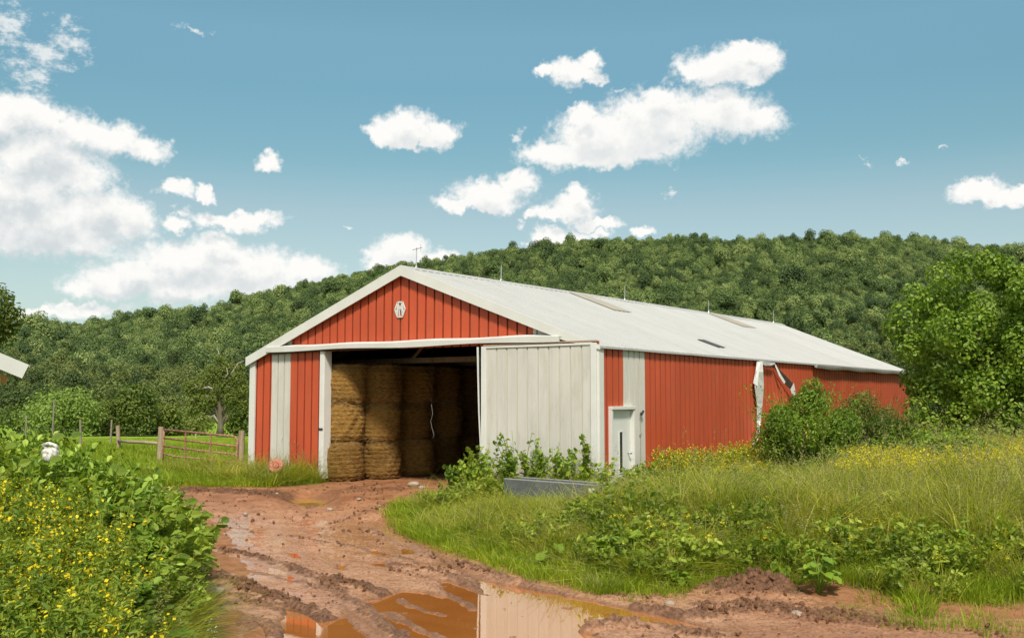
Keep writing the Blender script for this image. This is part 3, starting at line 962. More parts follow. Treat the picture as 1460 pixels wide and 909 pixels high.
# white sliding door, pushed to the right of the opening
DOOR = empty('sliding_door', (0, 0, 0)); DOOR.parent = BARN
panel('door_sheet', -3.30, -.16, .06, 3.62, M['white'], lambda s, z, o: (s, -.16 - o, z), phase=-3.3, pitch=.318, parent=DOOR, g=.022)
mb = MB()
mb.box((-3.375, -.165, 1.86), (.15, .075, 3.62)); mb.box((-.085, -.165, 1.86), (.15, .075, 3.62))
mb.box((-1.73, -.16, 3.645), (3.14, .06, .05)); mb.box((-1.73, -.16, .045), (3.14, .06, .06)); mb.box((-1.73, -.10, 1.86), (3.3, .02, 3.5))
mb.build('door_frame', M['trim'], DOOR, bevel=.006)
mb = MB()
mb.strip([(-3.60, -.17, 3.66), (-3.575, -.17, 2.8), (-3.535, -.18, 1.9), (-3.49, -.17, 1.1), (-3.50, -.17, .4)], [(-3.545, -.17, 3.66), (-3.53, -.17, 2.8), (-3.50, -.18, 1.9), (-3.455, -.17, 1.1), (-3.46, -.17, .4)], .02)
mb.build('loose_edge_strip', M['trim'], DOOR)

# entry door on the side wall
ED = empty('entry_door', (0, 0, 0)); ED.parent = BARN
d0, d1, dz = .40, 1.62, 2.13
mb = MB()
mb.box((.025, d0 + .03, dz / 2 - .04), (.13, .075, dz - .075)); mb.box((.025, d1 - .035, dz / 2 - .04), (.13, .075, dz - .075)); mb.box((.03, (d0 + d1) / 2, dz - .04), (.16, d1 - d0 + .02, .08))
mb.build('door_frame', M['trim'], ED, bevel=.006)
mb = MB(); mb.box((-.04, (d0 + d1) / 2, dz / 2 - .04), (.045, d1 - d0 - .13, dz - .09)); leaf_o = mb.build('door_leaf', M['door'], ED, bevel=.004)
mb = MB(); mb.box((-.014, 1.025, .99), (.012, .15, 1.0)); mb.build('door_window', M['glass'], leaf_o)
mb = MB()
for yy in (.94, 1.11): mb.box((-.010, yy, .99), (.022, .02, 1.04))
for zz in (.48, 1.50): mb.box((-.010, 1.025, zz), (.022, .15, .02))
mb.build('window_frame', M['trim'], leaf_o)
mb = MB(); mb.tube([(-.02, 1.40, .96), (.045, 1.40, .96)], [.02, .018], 10); mb.tube([(.04, 1.40, .96), (.055, 1.40, .96), (.085, 1.40, .96), (.095, 1.40, .96)], [.015, .035, .035, .018], 12)
mb.build('door_knob', M['grey_metal'], leaf_o, smooth=True)
mb = MB(); mb.tube([(.02, 2.02, 1.95), (.07, 2.02, 1.94)], .015, 8); mb.tube([(.075, 1.97, 1.91), (.085, 2.07, 2.0)], [.038, .028], 10)
mb.build('wall_lamp', M['dark'], BARN)
mb = MB(); mb.tube([(.02, 2.03, 1.9), (.02, 2.03, 1.45), (.02, 2.03, .3)], .005, 6); mb.box((.02, 2.03, 1.42), (.03, .045, .065)); mb.build('conduit', M['grey_metal'], BARN)


# roof: ribbed white sheets with a slightly sagging surface
def roof_slope(name, x_e, x_r, y0, y1):
    sgn = 1 if x_e > x_r else -1
    cols = []
    y = y0
    while y < y1:
        for dy, dz in ((0, 0), (.255, 0), (.27, .016), (.29, .016)):
            if y + dy <= y1: cols.append((y + dy, dz))
        y += .305
    cols.append((y1, 0))
    rows = 14; V = []
    for y, dz in cols:
        for r in range(rows + 1):
            t = r / rows; x = x_e + (x_r - x_e) * t
            z = EAVE + (RIDGE - EAVE) * (1 - abs(-x - W / 2) / (W / 2)) + lift(y) * t + .02 + dz
            z += .02 * float(pnoise(np.array(y * .35 + 3), np.array(t * 2.1))) - (.03 * math.sin(math.pi * t) * (.5 + .5 * math.sin(y * .8)))
            V.append((x, y, z))
    n = len(cols); m = rows + 1; nf = n * m
    V += [(x, y, z - .05 - dz) for (x, y, z), dz in zip(V, [c[1] for c in cols for _ in range(m)])]
    Fq = []
    for i in range(n - 1):
        for r in range(rows):
            a = (i * m + r, i * m + r + 1, (i + 1) * m + r + 1, (i + 1) * m + r)
            Fq.append(a if sgn < 0 else a[::-1]); Fq.append(tuple(nf + k for k in (a[::-1] if sgn < 0 else a)))
        for r in (0, rows):
            Fq.append((i * m + r, (i + 1) * m + r, nf + (i + 1) * m + r, nf + i * m + r))
    for i in (0, n - 1):
        for r in range(rows): Fq.append((i * m + r, i * m + r + 1, nf + i * m + r + 1, nf + i * m + r))
    mb = MB(); mb.add(V, Fq)
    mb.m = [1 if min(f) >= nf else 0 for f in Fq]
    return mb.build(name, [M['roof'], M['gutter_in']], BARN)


RY0, RY1 = -.13, L + .3
roof = roof_slope('roof', .10, -W / 2, RY0, RY1)
roof_b = roof_slope('roof', -W - .10, -W / 2, RY0, RY1)
mb = MB(); nr_ = 24
for i in range(nr_):
    y0, y1 = RY0 + (RY1 - RY0) * i / nr_, RY0 + (RY1 - RY0) * (i + 1) / nr_
    for sx in (-1, 1):
        A = [(-W / 2, y0, RIDGE + .055 + lift(y0)), (-W / 2, y1, RIDGE + .055 + lift(y1))]
        B = [(-W / 2 + sx * .2, y0, RIDGE - .045 + lift(y0)), (-W / 2 + sx * .2, y1, RIDGE - .045 + lift(y1))]
        mb.strip(A, B, .004 * sx)
mb.build('ridge_cap', M['roof'], roof)
# rake boards along the front gable and eave trim
for sx, xe in ((1, .10), (-1, -W - .10)):
    z0, z1 = EAVE + .02, RIDGE + .05
    k = (RIDGE - EAVE) / (W / 2)
    ze = EAVE - .10 * k + .03
    poly = [(xe, RY0, ze), (-W / 2, RY0, RIDGE + .06), (-W / 2, RY0, RIDGE - .24), (xe, RY0, ze - .22 if sx > 0 else ze - .28)]
    if sx > 0: poly = [(xe, RY0, ze), (-W / 2, RY0, RIDGE + .06), (-W / 2, RY0, RIDGE - .24), (-.95, RY0, EAVE + .95 * k - .20), (xe - .02, RY0, ze - .09)]
    mb = MB(); mb.prism(poly, (0, -.035, 0)); mb.build('rake_board', M['trim'], BARN)
    # soffit strip between board and wall
    mb = MB(); mb.prism([(xe - sx * .05, RY0, ze - .07), (-W / 2, RY0, RIDGE - .07), (-W / 2, RY0, RIDGE - .09), (xe - sx * .05, RY0, ze - .09)], (0, .12, 0)); mb.build('soffit', M['trim'], BARN)
mb = MB(); mb.box((.088, L / 2, EAVE - .028), (.012, L + .3, .034)); mb.build('eave_closure', M['gutter_grey'], BARN)


def roof_pt(a, b, h=.0):
    t = min(1, (a + .1) / (W / 2 + .1))
    z = EAVE + (RIDGE - EAVE) * min(1, a / (W / 2)) + lift(b) * t + .02 - .03 * math.sin(math.pi * t) * (.5 + .5 * math.sin(b * .8)) + .02 * float(pnoise(np.array(b * .35 + 3), np.array(t * 2.1)))
    return (-a, b, z + .022 + h)


for a0, a1, b0, b1, mt in ((4.3, 6.1, 8.55, 9.75, 'skylight'), (4.5, 6.1, 20.5, 22.0, 'skylight'), (.85, 1.6, 9.2, 9.75, 'gutter_in')):
    mb = MB(); ns = 8
    A = [roof_pt(a0 + (a1 - a0) * i / ns, b0) for i in range(ns + 1)]; B = [roof_pt(a0 + (a1 - a0) * i / ns, b1) for i in range(ns + 1)]
    mb.strip(A, B, -.012)
    mb.build('roof_skylight', M[mt], roof)
for i, (a, b, px_h) in enumerate(((6.27, .5, .62), (6.27, 4.66, .50), (6.27, 12.9, .55), (6.27, 20.8, .55), (6.27, 29.0, .65))):
    mb = MB(); x, y, z = roof_pt(a, b)
    mb.tube([(x, y, z), (x, y, z + .07)], [.05, .02], 8)
    mb.tube([(x, y, z), (x + .01, y, z + px_h * .97), (x + .01, y, z + px_h)], [.016, .012, .003], 6)
    if i == 0:
        mb.tube([(x - .14, y, z + .53), (x + .26, y - .05, z + .56)], .010, 6); mb.tube([(x + .2, y - .05, z + .45), (x + .2, y - .05, z + .66)], .007, 6)
    mb.build('lightning_rod', M['grey_metal'], roof)

# emblem on the gable: a white hexagon with an M inside
mb = MB()
ex, ez, hw, hh = -6.41, 4.80, .185, .205
EM = lambda u, v: (ex + u * hw, -.012, ez + v * hh)


def bar(p, q, w=.042):
    a = Vector(EM(*p)); b = Vector(EM(*q)); t = (b - a).normalized(); s = Vector((-t.z, 0, t.x)) * w / 2
    a -= t * w * .3; b += t * w * .3
    mb.prism([a + s, b + s, b - s, a - s], (0, -.02, 0))


hexp = [(-.5, 1), (.5, 1), (1, 0), (.5, -1), (-.5, -1), (-1, 0)]
for i in range(6): bar(hexp[i], hexp[(i + 1) % 6])
for p, q in (((-.44, .95), (-.62, -.3)), ((-.42, .95), (0, -.05)), ((0, -.05), (.42, .95)), ((.44, .95), (.62, -.3)), ((-.08, -.1), (-.08, -.95)), ((-.30, .4), (-.5, -.9)), ((.3, .4), (.5, -.9))): bar(p, q, .034)
mb.build('emblem', M['trim'], BARN)


# torn and hanging gutter
def sp(px, py, off=.08):
    p = on_plane(px, py, off, 'side'); return (p[0], p[1], p[2])


mb = MB()
rightE = [(1087, 515), (1088, 530), (1089, 548), (1087, 575), (1085, 600), (1082, 622), (1077, 645), (1070, 662)]
leftE = [(1079, 515), (1077, 530), (1076, 552), (1079, 575), (1079, 600), (1078, 620), (1073, 645), (1062, 668)]
mb.strip([sp(*p, .10 + .05 * math.sin(i)) for i, p in enumerate(leftE)], [sp(*p, .16 + .05 * math.sin(i * 1.7)) for i, p in enumerate(rightE)], .006)
mb.strip([sp(1074, 546, .12), sp(1077, 530, .13), sp(1081, 517, .14)], [sp(1080, 550, .2), sp(1082, 532, .2), sp(1084, 517, .2)], .006)
mb.strip([sp(1076, 625, .2), sp(1070, 640, .24), sp(1060, 660, .3)], [sp(1079, 627, .2), sp(1073, 641, .24), sp(1063, 661, .3)], .006)
mb.build('hanging_gutter', M['gutter'], BARN)
mb = MB()
mb.strip([sp(1083, 513, .10), sp(1092, 515, .12), sp(1099, 516, .12), (sp(1105, 517, .14))], [sp(1083, 517, .14), sp(1091, 521, .16), sp(1098, 521, .18), sp(1105, 519, .2)], .006)
mb.build('hanging_gutter', M['gutter_grey'], BARN)
mb = MB()
mb.strip([sp(1103, 518, .10), sp(1115, 530, .18), sp(1124, 539, .24), sp(1130, 546, .26)], [sp(1101, 519, .06), sp(1112, 537, .10), sp(1121, 549, .14), sp(1128, 556, .18)], .008)
mb.build('hanging_gutter', M['gutter_in'], BARN)
mb = MB()
mb.strip([sp(1106, 519, .12), sp(1113, 533, .2), sp(1120, 544, .26)], [sp(1104.5, 520, .1), sp(1111, 536, .18), sp(1118, 547, .24)], .008)
mb.strip([sp(1132, 546, .26), sp(1135, 562, .28), sp(1137, 578, .28), sp(1139, 592, .26), sp(1141, 610, .24)], [sp(1127, 555, .22), sp(1131, 566, .24), sp(1134, 580, .25), sp(1137, 594, .24), sp(1139.5, 611, .22)], .006)
mb.build('hanging_gutter', M['gutter'], BARN)
mb = MB()
V = []; ys_ = np.linspace(15.7, L + .2, 20)
for y in ys_:
    s = .02 * math.sin(y * 1.7)
    V += [(.12, y, EAVE - .03), (.14, y, EAVE - .17 + s), (.22, y, EAVE - .19 + s), (.25, y, EAVE - .10 + s), (.25, y, EAVE - .045 + s * .3), (.23, y, EAVE - .045 + s * .3), (.22, y, EAVE - .15 + s), (.15, y, EAVE - .15 + s)]
Fq = [(8 * i + k, 8 * i + (k + 1) % 8, 8 * i + 8 + (k + 1) % 8, 8 * i + 8 + k) for i in range(19) for k in range(8)] + [tuple(range(8)), tuple(152 + k for k in range(8))[::-1]]
mb.add(V, Fq); mb.build('gutter', M['gutter_grey'], BARN)
# loose cable hanging in the opening
mb = MB()
mb.tube([on_plane(px, py, .6, 'front') for px, py in ((616, 494), (616, 540), (615, 577))], .003, 5); mb.build('cable', M['dark'], BARN); mb = MB()
cpts = [on_plane(px, py, .6, 'front') for px, py in ((615, 576), (617, 590), (614, 600), (616, 610), (619, 620), (617, 624))]
mb.tube(cpts, .004, 6); mb.build('cable', M['cable'], BARN)
# roof trusses inside
for yy in (3.0, 6.5, 10.0):
    mb = MB()
    mb.box((-W / 2, yy, EAVE - .1), (W - .2, .06, .16))
    for sx in (-1, 1):
        mb.prism([(-W / 2 + sx * (W / 2 - .2), yy - .03, EAVE + .02), (-W / 2, yy - .03, RIDGE - .12), (-W / 2, yy - .03, RIDGE - .3), (-W / 2 + sx * (W / 2 - .2), yy - .03, EAVE - .16)], (0, .06, 0))
        mb.prism([(-W / 2 + sx * 2.2, yy - .028, EAVE - .1), (-W / 2 + sx * 2.32, yy - .028, EAVE - .1), (-W / 2 + sx * .1, yy - .028, RIDGE - .25), (-W / 2, yy - .028, RIDGE - .25)], (0, .05, 0))
    mb.build('roof_truss', M['post_old'], BARN)

# ------------------------------------------------------------------ round bales
BR, BH = .575, 1.15


def bale_mesh(seed):
    rng = np.random.default_rng(seed)
    nt_, nz = 84, 60
    th = np.linspace(0, 2 * math.pi, nt_, endpoint=False); zz = np.linspace(0, BH, nz)
    TH, ZZ = np.meshgrid(th, zz)
    e = np.minimum(ZZ, BH - ZZ)
    r = BR - .17 * (1 - np.clip(e / .22, 0, 1)) ** 2 + .025 * np.sin(np.clip(ZZ / BH, 0, 1) * math.pi)
    bands = np.abs(np.sin(ZZ / BH * math.pi * 9 + .35 * pnoise(TH * 1.3 + seed, ZZ * 2)))
    r = r + .020 * (bands - .5) + .060 * fbm(np.cos(TH) * 2.2 + seed, np.sin(TH) * 2.2 + ZZ * 2.4, 4) + .016 * fbm(TH * 7 + seed, ZZ * 26, 3)
    V = np.stack([r * np.cos(TH), r * np.sin(TH), ZZ + .012 * pnoise(TH * 3, ZZ * 5)], -1).reshape(-1, 3)
    i = np.arange(nz - 1)[:, None] * nt_ + np.arange(nt_)[None, :]
    j = np.arange(nz - 1)[:, None] * nt_ + (np.arange(nt_)[None, :] + 1) % nt_
    Q = np.stack([i, j, j + nt_, i + nt_], -1).reshape(-1, 4)
    V = np.concatenate([V, [[0, 0, 0], [0, 0, BH + .02]]]); nb = nt_ * nz
    T = [(nb, (k + 1) % nt_, k) for k in range(nt_)] + [(nb + 1, (nz - 1) * nt_ + k, (nz - 1) * nt_ + (k + 1) % nt_) for k in range(nt_)]
    # loose straws
    ns = 1500
    a = rng.uniform(0, 2 * math.pi, ns); z = rng.uniform(.03, BH - .02, ns)
    z[:220] = BH - .02 + rng.uniform(-.03, .03, 220)
    rad = BR + rng.uniform(-.03, .03, ns); rad[:220] = BR - rng.uniform(.0, .12, 220)
    P = np.stack([rad * np.cos(a), rad * np.sin(a), z], 1)
    out = np.stack([np.cos(a), np.sin(a), np.zeros(ns)], 1); tan = np.stack([-np.sin(a), np.cos(a), np.zeros(ns)], 1)
    d = unit(tan * rng.choice([-1, 1], ns)[:, None] * rng.uniform(.5, 1, (ns, 1)) + out * rng.uniform(-.1, .5, (ns, 1)) + np.array([0, 0, 1]) * rng.normal(0, .45, (ns, 1)))
    ln = rng.uniform(.05, .17, (ns, 1)); s = unit(np.cross(d, out)) * .0045
    SV = np.stack([P - s, P + s, P + d * ln + out * .01 + s * .4, P + d * ln + out * .01 - s * .4], 1).reshape(-1, 3)
    SF = np.arange(ns * 4).reshape(-1, 4) + len(V)
    nQ = len(Q)
    me = np_mesh('hay_bale', np.concatenate([V, SV]), np.concatenate([Q, SF]), np.array(T), True, [M['straw'], M['straw_blade']],
                 np.concatenate([np.zeros(nQ, int), np.ones(ns, int), np.zeros(len(T), int)]))
    return me


bms = [bale_mesh(31 + i) for i in range(4)]
cols_px = [493, 544, 592, 632, 668, 702]
deps = [.78, 1.85, 3.4, 5.1, 6.8, 8.4]
ordn = ['leftmost', 'second', 'third', 'fourth', 'fifth', 'sixth']
lev = ['bottom bale', 'middle bale', 'top bale']
litn = [['sunlit golden', 'sunlit golden', 'sunlit golden'], ['sunlit golden', 'sunlit golden', 'half shaded'], ['half shaded', 'half shaded', 'dark shaded'], ['half shaded', 'dark shaded', 'dark shaded'],
        ['dark shaded', 'dark shaded', 'dark shaded'], ['dark shaded', 'dark shaded', 'dark shaded']]
for c, (px, dp) in enumerate(zip(cols_px, deps)):
    X, Y, _ = on_plane(px, 600, dp, 'front')
    for k in range(3):
        jx, jy = RNG.normal(0, .045, 2)
        wx, wy = b2w(X + jx, Y + jy)
        sc_ = RNG.uniform(.95, 1.02)
        where = 'beside the white jamb' if c == 0 else 'in the %s stack from the white jamb' % ordn[c]
        bo = link('hay_bale', bms[(c * 2 + k) % 4], None, (wx, wy, -.125 + k * (BH - .012)), RNG.uniform(0, 6.28))
        bo.scale = (sc_, sc_, 1); bo.rotation_euler = (RNG.normal(0, .012), RNG.normal(0, .012), RNG.uniform(0, 6.28))
        tag(bo, '%s round hay bale, %s %s' % (litn[c][k], lev[k], where), 'hay bale', 'round hay bales stacked in the barn opening')

# ------------------------------------------------------------------ yard things
# feed bunk in the weeds
pa, pb = gp(718, 713), gp(850, 721)
vec = np.array([pb[0] - pa[0], pb[1] - pa[1]]); ln = float(np.linalg.norm(vec)); rz = math.atan2(vec[1], vec[0])
FB = empty('feed_bunk', (pa[0], pa[1], pa[2] - .06), rz, 'long low grey feed bunk lying in the grass before the sliding door', 'feed bunk')
mb = MB()
for y, t in ((0, .07), (.55, .07)):
    mb.prism([(0, y, 0), (0, y + t, 0), (0, y + t, .56), (0, y, .56)], (ln, 0, 0))
mb.box((.035, .31, .27), (.07, .48, .50)); mb.box((ln - .035, .31, .27), (.07, .48, .50)); mb.box((ln / 2, .31, .06), (ln - .15, .48, .1))
mb.build('trough', M['concrete'], FB, bevel=.012)
mb = MB(); mb.box((ln / 2, .035, .568), (ln - .02, .065, .016)); mb.box((ln / 2, .585, .568), (ln - .02, .065, .016)); mb.build('rim', M['concrete_top'], FB)
mb = MB(); mb.box((ln - .12, -.006, .45), (.15, .01, .10)); mb.build('tag', M['tag'], FB)

# gate and posts
gl, gr_ = gp(232, 664), gp(338, 673)
v2 = gr_ - gl; gln = float(np.hypot(v2[0], v2[1])); grz = math.atan2(v2[1], v2[0])
d_l = gl[1]
GT = empty('metal_gate', (gl[0], gl[1], gl[2]), grz, 'faded red tubular farm gate sagging between two wooden posts', 'gate')


def gpt(px, py):
    # point on the gate's vertical plane
    r = ray(px, py); A = np.array([[r[0], -v2[0] / gln], [r[1], -v2[1] / gln]])
    t, k = np.linalg.solve(A, gl[:2]); return Vector((k, 0, CH + r[2] * t - gl[2]))


mb = MB()
cor = [gpt(233, 612), gpt(331, 621.5), gpt(336, 623), gpt(338, 626), gpt(337.5, 660), gpt(336, 668)]
mb.tube(cor, .036, 8); mb.tube([gpt(234, 612), gpt(232.5, 640), gpt(232, 663)], .036, 8)
mb.build('gate_frame', M['gate'], GT, smooth=True)
for ll in ([(233, 624), (285, 630), (337, 635.5)], [(233, 635.5), (285, 642), (337, 647.5)], [(232.5, 646), (249, 650.5), (285, 653.5), (337, 659)], [(232, 656.5), (285, 663), (336, 668.5)], [(232, 662), (285, 671), (325, 677.5)]):
    mb = MB(); mb.tube([gpt(*p) for p in ll], .032, 8); mb.build('gate_bar', M['gate'], GT, smooth=True)
for x0, x1, y0, y1 in ((266, 263.5, 616, 670), (301.5, 299, 619, 674)):
    mb = MB(); a, b = gpt(x0, y0), gpt(x1, y1); a.y = b.y = -.026; mb.tube([a, b], .027, 6); mb.build('gate_brace', M['gate'], GT)


def post(name, p, h, r, mat_, label=None, cat='post', group=None, parent=None, lean=(0, 0), seed=0):
    random.seed(seed)
    mb = MB()
    mb.tube([(lean[0] * k, lean[1] * k, -.15 + (h + .15) * k) for k in np.linspace(0, 1, 6)], [r * (1.05 - .1 * k) for k in np.linspace(0, 1, 6)], 10, wob=.05)
    o = mb.build(name, mat_, parent, loc=None)
    o.location = p
    if label: tag(o, label, cat, group)
    return o


def post_h(px, ytop, base):
    r = ray(px, ytop); t = base[1] / r[1]; return CH + r[2] * t - base[2]


b = gp(227, 661); post('gate_post', b, post_h(228, 608, b), .095, M['post'], 'weathered grey-brown wooden post at the hinge side of the gate', 'post', 'gate posts', lean=(.03, 0), seed=1)
b = gp(343, 672); post('gate_post', b, post_h(343, 614, b), .10, M['post'], 'orange-brown wooden post between the gate and the barn corner', 'post', 'gate posts', lean=(.01, 0), seed=2)
# rail fence left of the gate
b = gp(170, 644)
RF = empty('rail_fence', tuple(b), 0, 'short wooden fence of one post and one pale round rail', 'fence')
post('post', (0, 0, 0), post_h(167, 606, b), .085, M['post'], parent=RF, lean=(-.10, 0), seed=3)
mb = MB(); e = gp(225, 661); A = Vector(at(169, 628, b[1]) - b); Bq = Vector(at(225, 631.5, e[1]) - b)
mb.tube([A, A.lerp(Bq, .35) + Vector((0, 0, -.015)), A.lerp(Bq, .7), Bq], [.062, .066, .06, .055], 10, wob=.05); mb.build('rail', M['post'], RF, smooth=True)
# wire fence
WP = [(36, 628, 592), (74, 640, 571), (115.5, 641, 598), (157.5, 634, 598)]
bs = [gp(p[0], p[1]) for p in WP]
WF = empty('wire_fence', tuple(bs[0]), 0, 'old wire fence on thin leaning posts across the pasture edge', 'fence')
for i, (p, bb) in enumerate(zip(WP, bs)):
    post('post', tuple(bb - bs[0]), post_h(p[0], p[2], bb), .05 if i != 1 else .035, M['post_old'], parent=WF, lean=(RNG.normal(0, .03), 0), seed=10 + i)
end = gp(-60, 626)
for k, hh in enumerate((.35, .65, .95)):
    mb = MB(); line = [end - bs[0]] + [q - bs[0] for q in bs] + [gp(225, 640) - bs[0]]
    pts = []
    for i in range(len(line) - 1):
        for t in np.linspace(0, 1, 6)[:-1]:
            q = line[i] * (1 - t) + line[i + 1] * t; pts.append((q[0], q[1] - .05, q[2] + hh - .06 * math.sin(math.pi * t)))
    q = line[-1]; pts.append((q[0], q[1] - .05, q[2] + hh))
    mb.tube(pts, .007, 5); mb.build('wire', M['wire'], WF)
# lone post far behind the gate
b = gp(279, 627); post('fence_post', b, post_h(279, 617, b), .07, M['post'], 'small pale post standing alone in the pasture behind the gate', 'post', seed=21)

# old machine wheel by the white panel
b = gp(393, 687); RW = empty('old_implement', (b[0], b[1], b[2] + .12), 0, 'old faded red round metal implement half hidden in grass by the white panel', 'farm implement')
mb = MB()
V = []; prof = [(.07, .36), (.13, .39), (.20, .42), (.255, .41), (.27, .36), (.25, .32), (.20, .29), (.08, .31)]
nn = 28
cw = (0, 0, .42)
rot = Matrix.Rotation(R(62), 4, 'X') @ Matrix.Rotation(R(8), 4, 'Y')


def lathe(prof, n=28, close=True):
    V, Fq = [], []
    for i in range(n):
        a = 2 * math.pi * i / n
        for r, h in prof: V.append(Vector(cw) + (rot.to_3x3() @ Vector((r * math.cos(a), r * math.sin(a), h - .36))))
    m = len(prof)
    for i in range(n):
        for k in range(m if close else m - 1):
            Fq.append((i * m + k, ((i + 1) % n) * m + k, ((i + 1) % n) * m + (k + 1) % m, i * m + (k + 1) % m))
    return V, Fq


mb.add(*lathe(prof)); mb.build('rim', M['red_metal'], RW, smooth=True)
mb = MB(); mb.add(*lathe([(.01, .43), (.08, .43), (.10, .38), (.10, .28), (.01, .28)]))
for k in range(5):
    a = 2 * math.pi * k / 5; mb.tube([Vector(cw) + rot.to_3x3() @ Vector((.08 * math.cos(a), .08 * math.sin(a), .01)), Vector(cw) + rot.to_3x3() @ Vector((.22 * math.cos(a), .22 * math.sin(a), .03))], .02, 6)
mb.build('hub', M['red_metal'], RW, smooth=True)
mb = MB(); mb.box((-.12, .1, .13), (.62, .5, .24)); mb.build('base', M['tyre'], RW, bevel=.04)

RW.scale = (.82, .82, .82)

# crumpled white plastic jug on a stake, in the weeds at left
b = gp(72, 800); b = np.array([*at(72, 648, 13.0)[:2], 0]); b[2] = float(H(b[0], b[1])); zc = at(72, 648, 13.0)[2] - b[2]
JG = empty('plastic_jug', tuple(b), 0, 'dirty white plastic jug stuck on a stake among the leafy weeds', 'jug')
mb = MB()
nn, nz = 26, 14; V = []
for j in range(nz):
    t = j / (nz - 1); r = .095 * (1 - abs(2 * t - 1) ** 4 * .75)
    for i in range(nn):
        a = 2 * math.pi * i / nn
        rr = r * (1 + .22 * float(fbm(np.array(math.cos(a) * 2 + 3), np.array(math.sin(a) * 2 + t * 3), 3)))
        V.append((rr * math.cos(a) * 1.1, rr * math.sin(a), zc - .11 + .21 * t))
Fq = [(j * nn + i, j * nn + (i + 1) % nn, (j + 1) * nn + (i + 1) % nn, (j + 1) * nn + i) for j in range(nz - 1) for i in range(nn)] + [tuple(range(nn))[::-1], tuple((nz - 1) * nn + i for i in range(nn))]
mb.add(V, Fq); mb.build('body', M['plastic'], JG, smooth=True)
mb = MB(); mb.tube([(-.06, 0, zc + .08), (-.10, 0, zc + .13), (-.02, -.02, zc + .15), (.06, 0, zc + .12), (.09, .01, zc + .07)], .022, 8); mb.build('handle', M['plastic'], JG, smooth=True)
mb = MB(); mb.tube([(.03, 0, -.1), (.03, 0, zc + .05)], .018, 8); mb.build('stake', M['post_old'], JG)

# pale stones on the track
STN = [(590, 692, .17, 'flat pale stone at the mouth of the barn opening'), (602, 696, .12, 'small pale stone against the grass edge by the barn mouth'), (470, 727, .09, 'small whitish stone on the mud in front of the bale stacks'),
       (512, 712, .07, 'tiny pale stone on the dry dirt by the barn mouth'), (350, 733, .07, 'tiny pale stone beside the dark churned strip'), (302, 846, .16, 'rounded grey stone under the leafy weeds at the mud edge'),
       (1137, 879, .12, 'flat grey stone lying on the dirt below the soil heap'), (955, 861, .07, 'small pale stone between puddle and grass bank'), (246, 703, .1, 'pale stone where grass meets the track near the gate'),
       (395, 704, .06, 'small stone just below the grass strip by the barn'), (540, 722, .06, 'pebble in the middle of the track below the opening')]
for i, (px, py, s, lb) in enumerate(STN):
    p = gp(px, py); ng, nm = 14, 9; V = []
    for j in range(nm):
        ph = math.pi * j / (nm - 1)
        for k in range(ng):
            a = 2 * math.pi * k / ng; d = (math.sin(ph) * math.cos(a), math.sin(ph) * math.sin(a), math.cos(ph))
            rr = s * (1 + .35 * float(fbm(np.array(d[0] * 1.4 + i * 7), np.array(d[1] * 1.4 + d[2] * 1.9), 3)))
            V.append((d[0] * rr, d[1] * rr * .8, d[2] * rr * .5))
    mb = MB(); mb.add(V, [(j * ng + k, (j + 1) * ng + k, (j + 1) * ng + (k + 1) % ng, j * ng + (k + 1) % ng) for j in range(nm - 1) for k in range(ng)])
    tag(mb.build('stone', M['stone'], smooth=True, loc=(p[0], p[1], p[2] + s * .22), rz=i * 1.3), lb, 'stone', 'stones on the muddy track')

# shed at the far left: only its roof corner reaches into the picture
sy = 14.5; tip = at(41, 520, sy); srz = R(37); r0_ = ray(0, 503)
A_ = np.array([[r0_[0], math.cos(srz)], [r0_[1], math.sin(srz)]]); t_, s_ = np.linalg.solve(A_, tip[:2])
slope = (CH + r0_[2] * t_ - tip[2]) / s_
SH = empty('shed', (tip[0], sy, 0), srz, 'shed at the left edge with white roof edge and bare rafters', 'shed')
run = 4.2; th_ = .21
zt = tip[2]
nx, nz_ = slope / math.hypot(1, slope), 1 / math.hypot(1, slope)
mb = MB(); mb.prism([(0, 0, zt), (-run, 0, zt + run * slope), (-run - nx * th_ * .2, 0, zt + run * slope - th_ * 1.05), (-nx * th_, 0, zt - nz_ * th_)], (0, .04, 0)); mb.build('rake_board', M['trim'], SH)
mb = MB(); mb.prism([(.02, .04, zt), (-run, .04, zt + run * slope + .01), (-run, .04, zt + run * slope - .03), (.02, .04, zt - .04)], (0, -6 + 12, 0)); 
mb.prism([(-run, .04, zt + run * slope + .01), (-2 * run, .04, zt), (-2 * run, .04, zt - .04), (-run, .04, zt + run * slope - .03)], (0, 6, 0)); mb.build('roof', M['roof'], SH)
for k in range(5):
    mb = MB(); y = .25 + k * 1.2; mb.prism([(-.22, y, zt - .17), (-run + .2, y, zt + (run - .2) * slope - .12), (-run + .2, y, zt + (run - .2) * slope - .26), (-.24, y, zt - .23 - .06)], (0, .05, 0)); mb.build('rafter', M['wood'], SH)
mb = MB(); mb.box((-.42, 3.0, zt - .24), (.14, 5.8, .14)); mb.build('beam', M['wood'], SH)
mb = MB(); mb.box((-.62, 3.4, (zt - .3) / 2), (.10, 5.2, zt - .3)); mb.box((-run - .2, .85, (zt - .3) / 2), (2 * run - 1.0, .08, zt - .3)); mb.build('wall', M['wood'], SH)

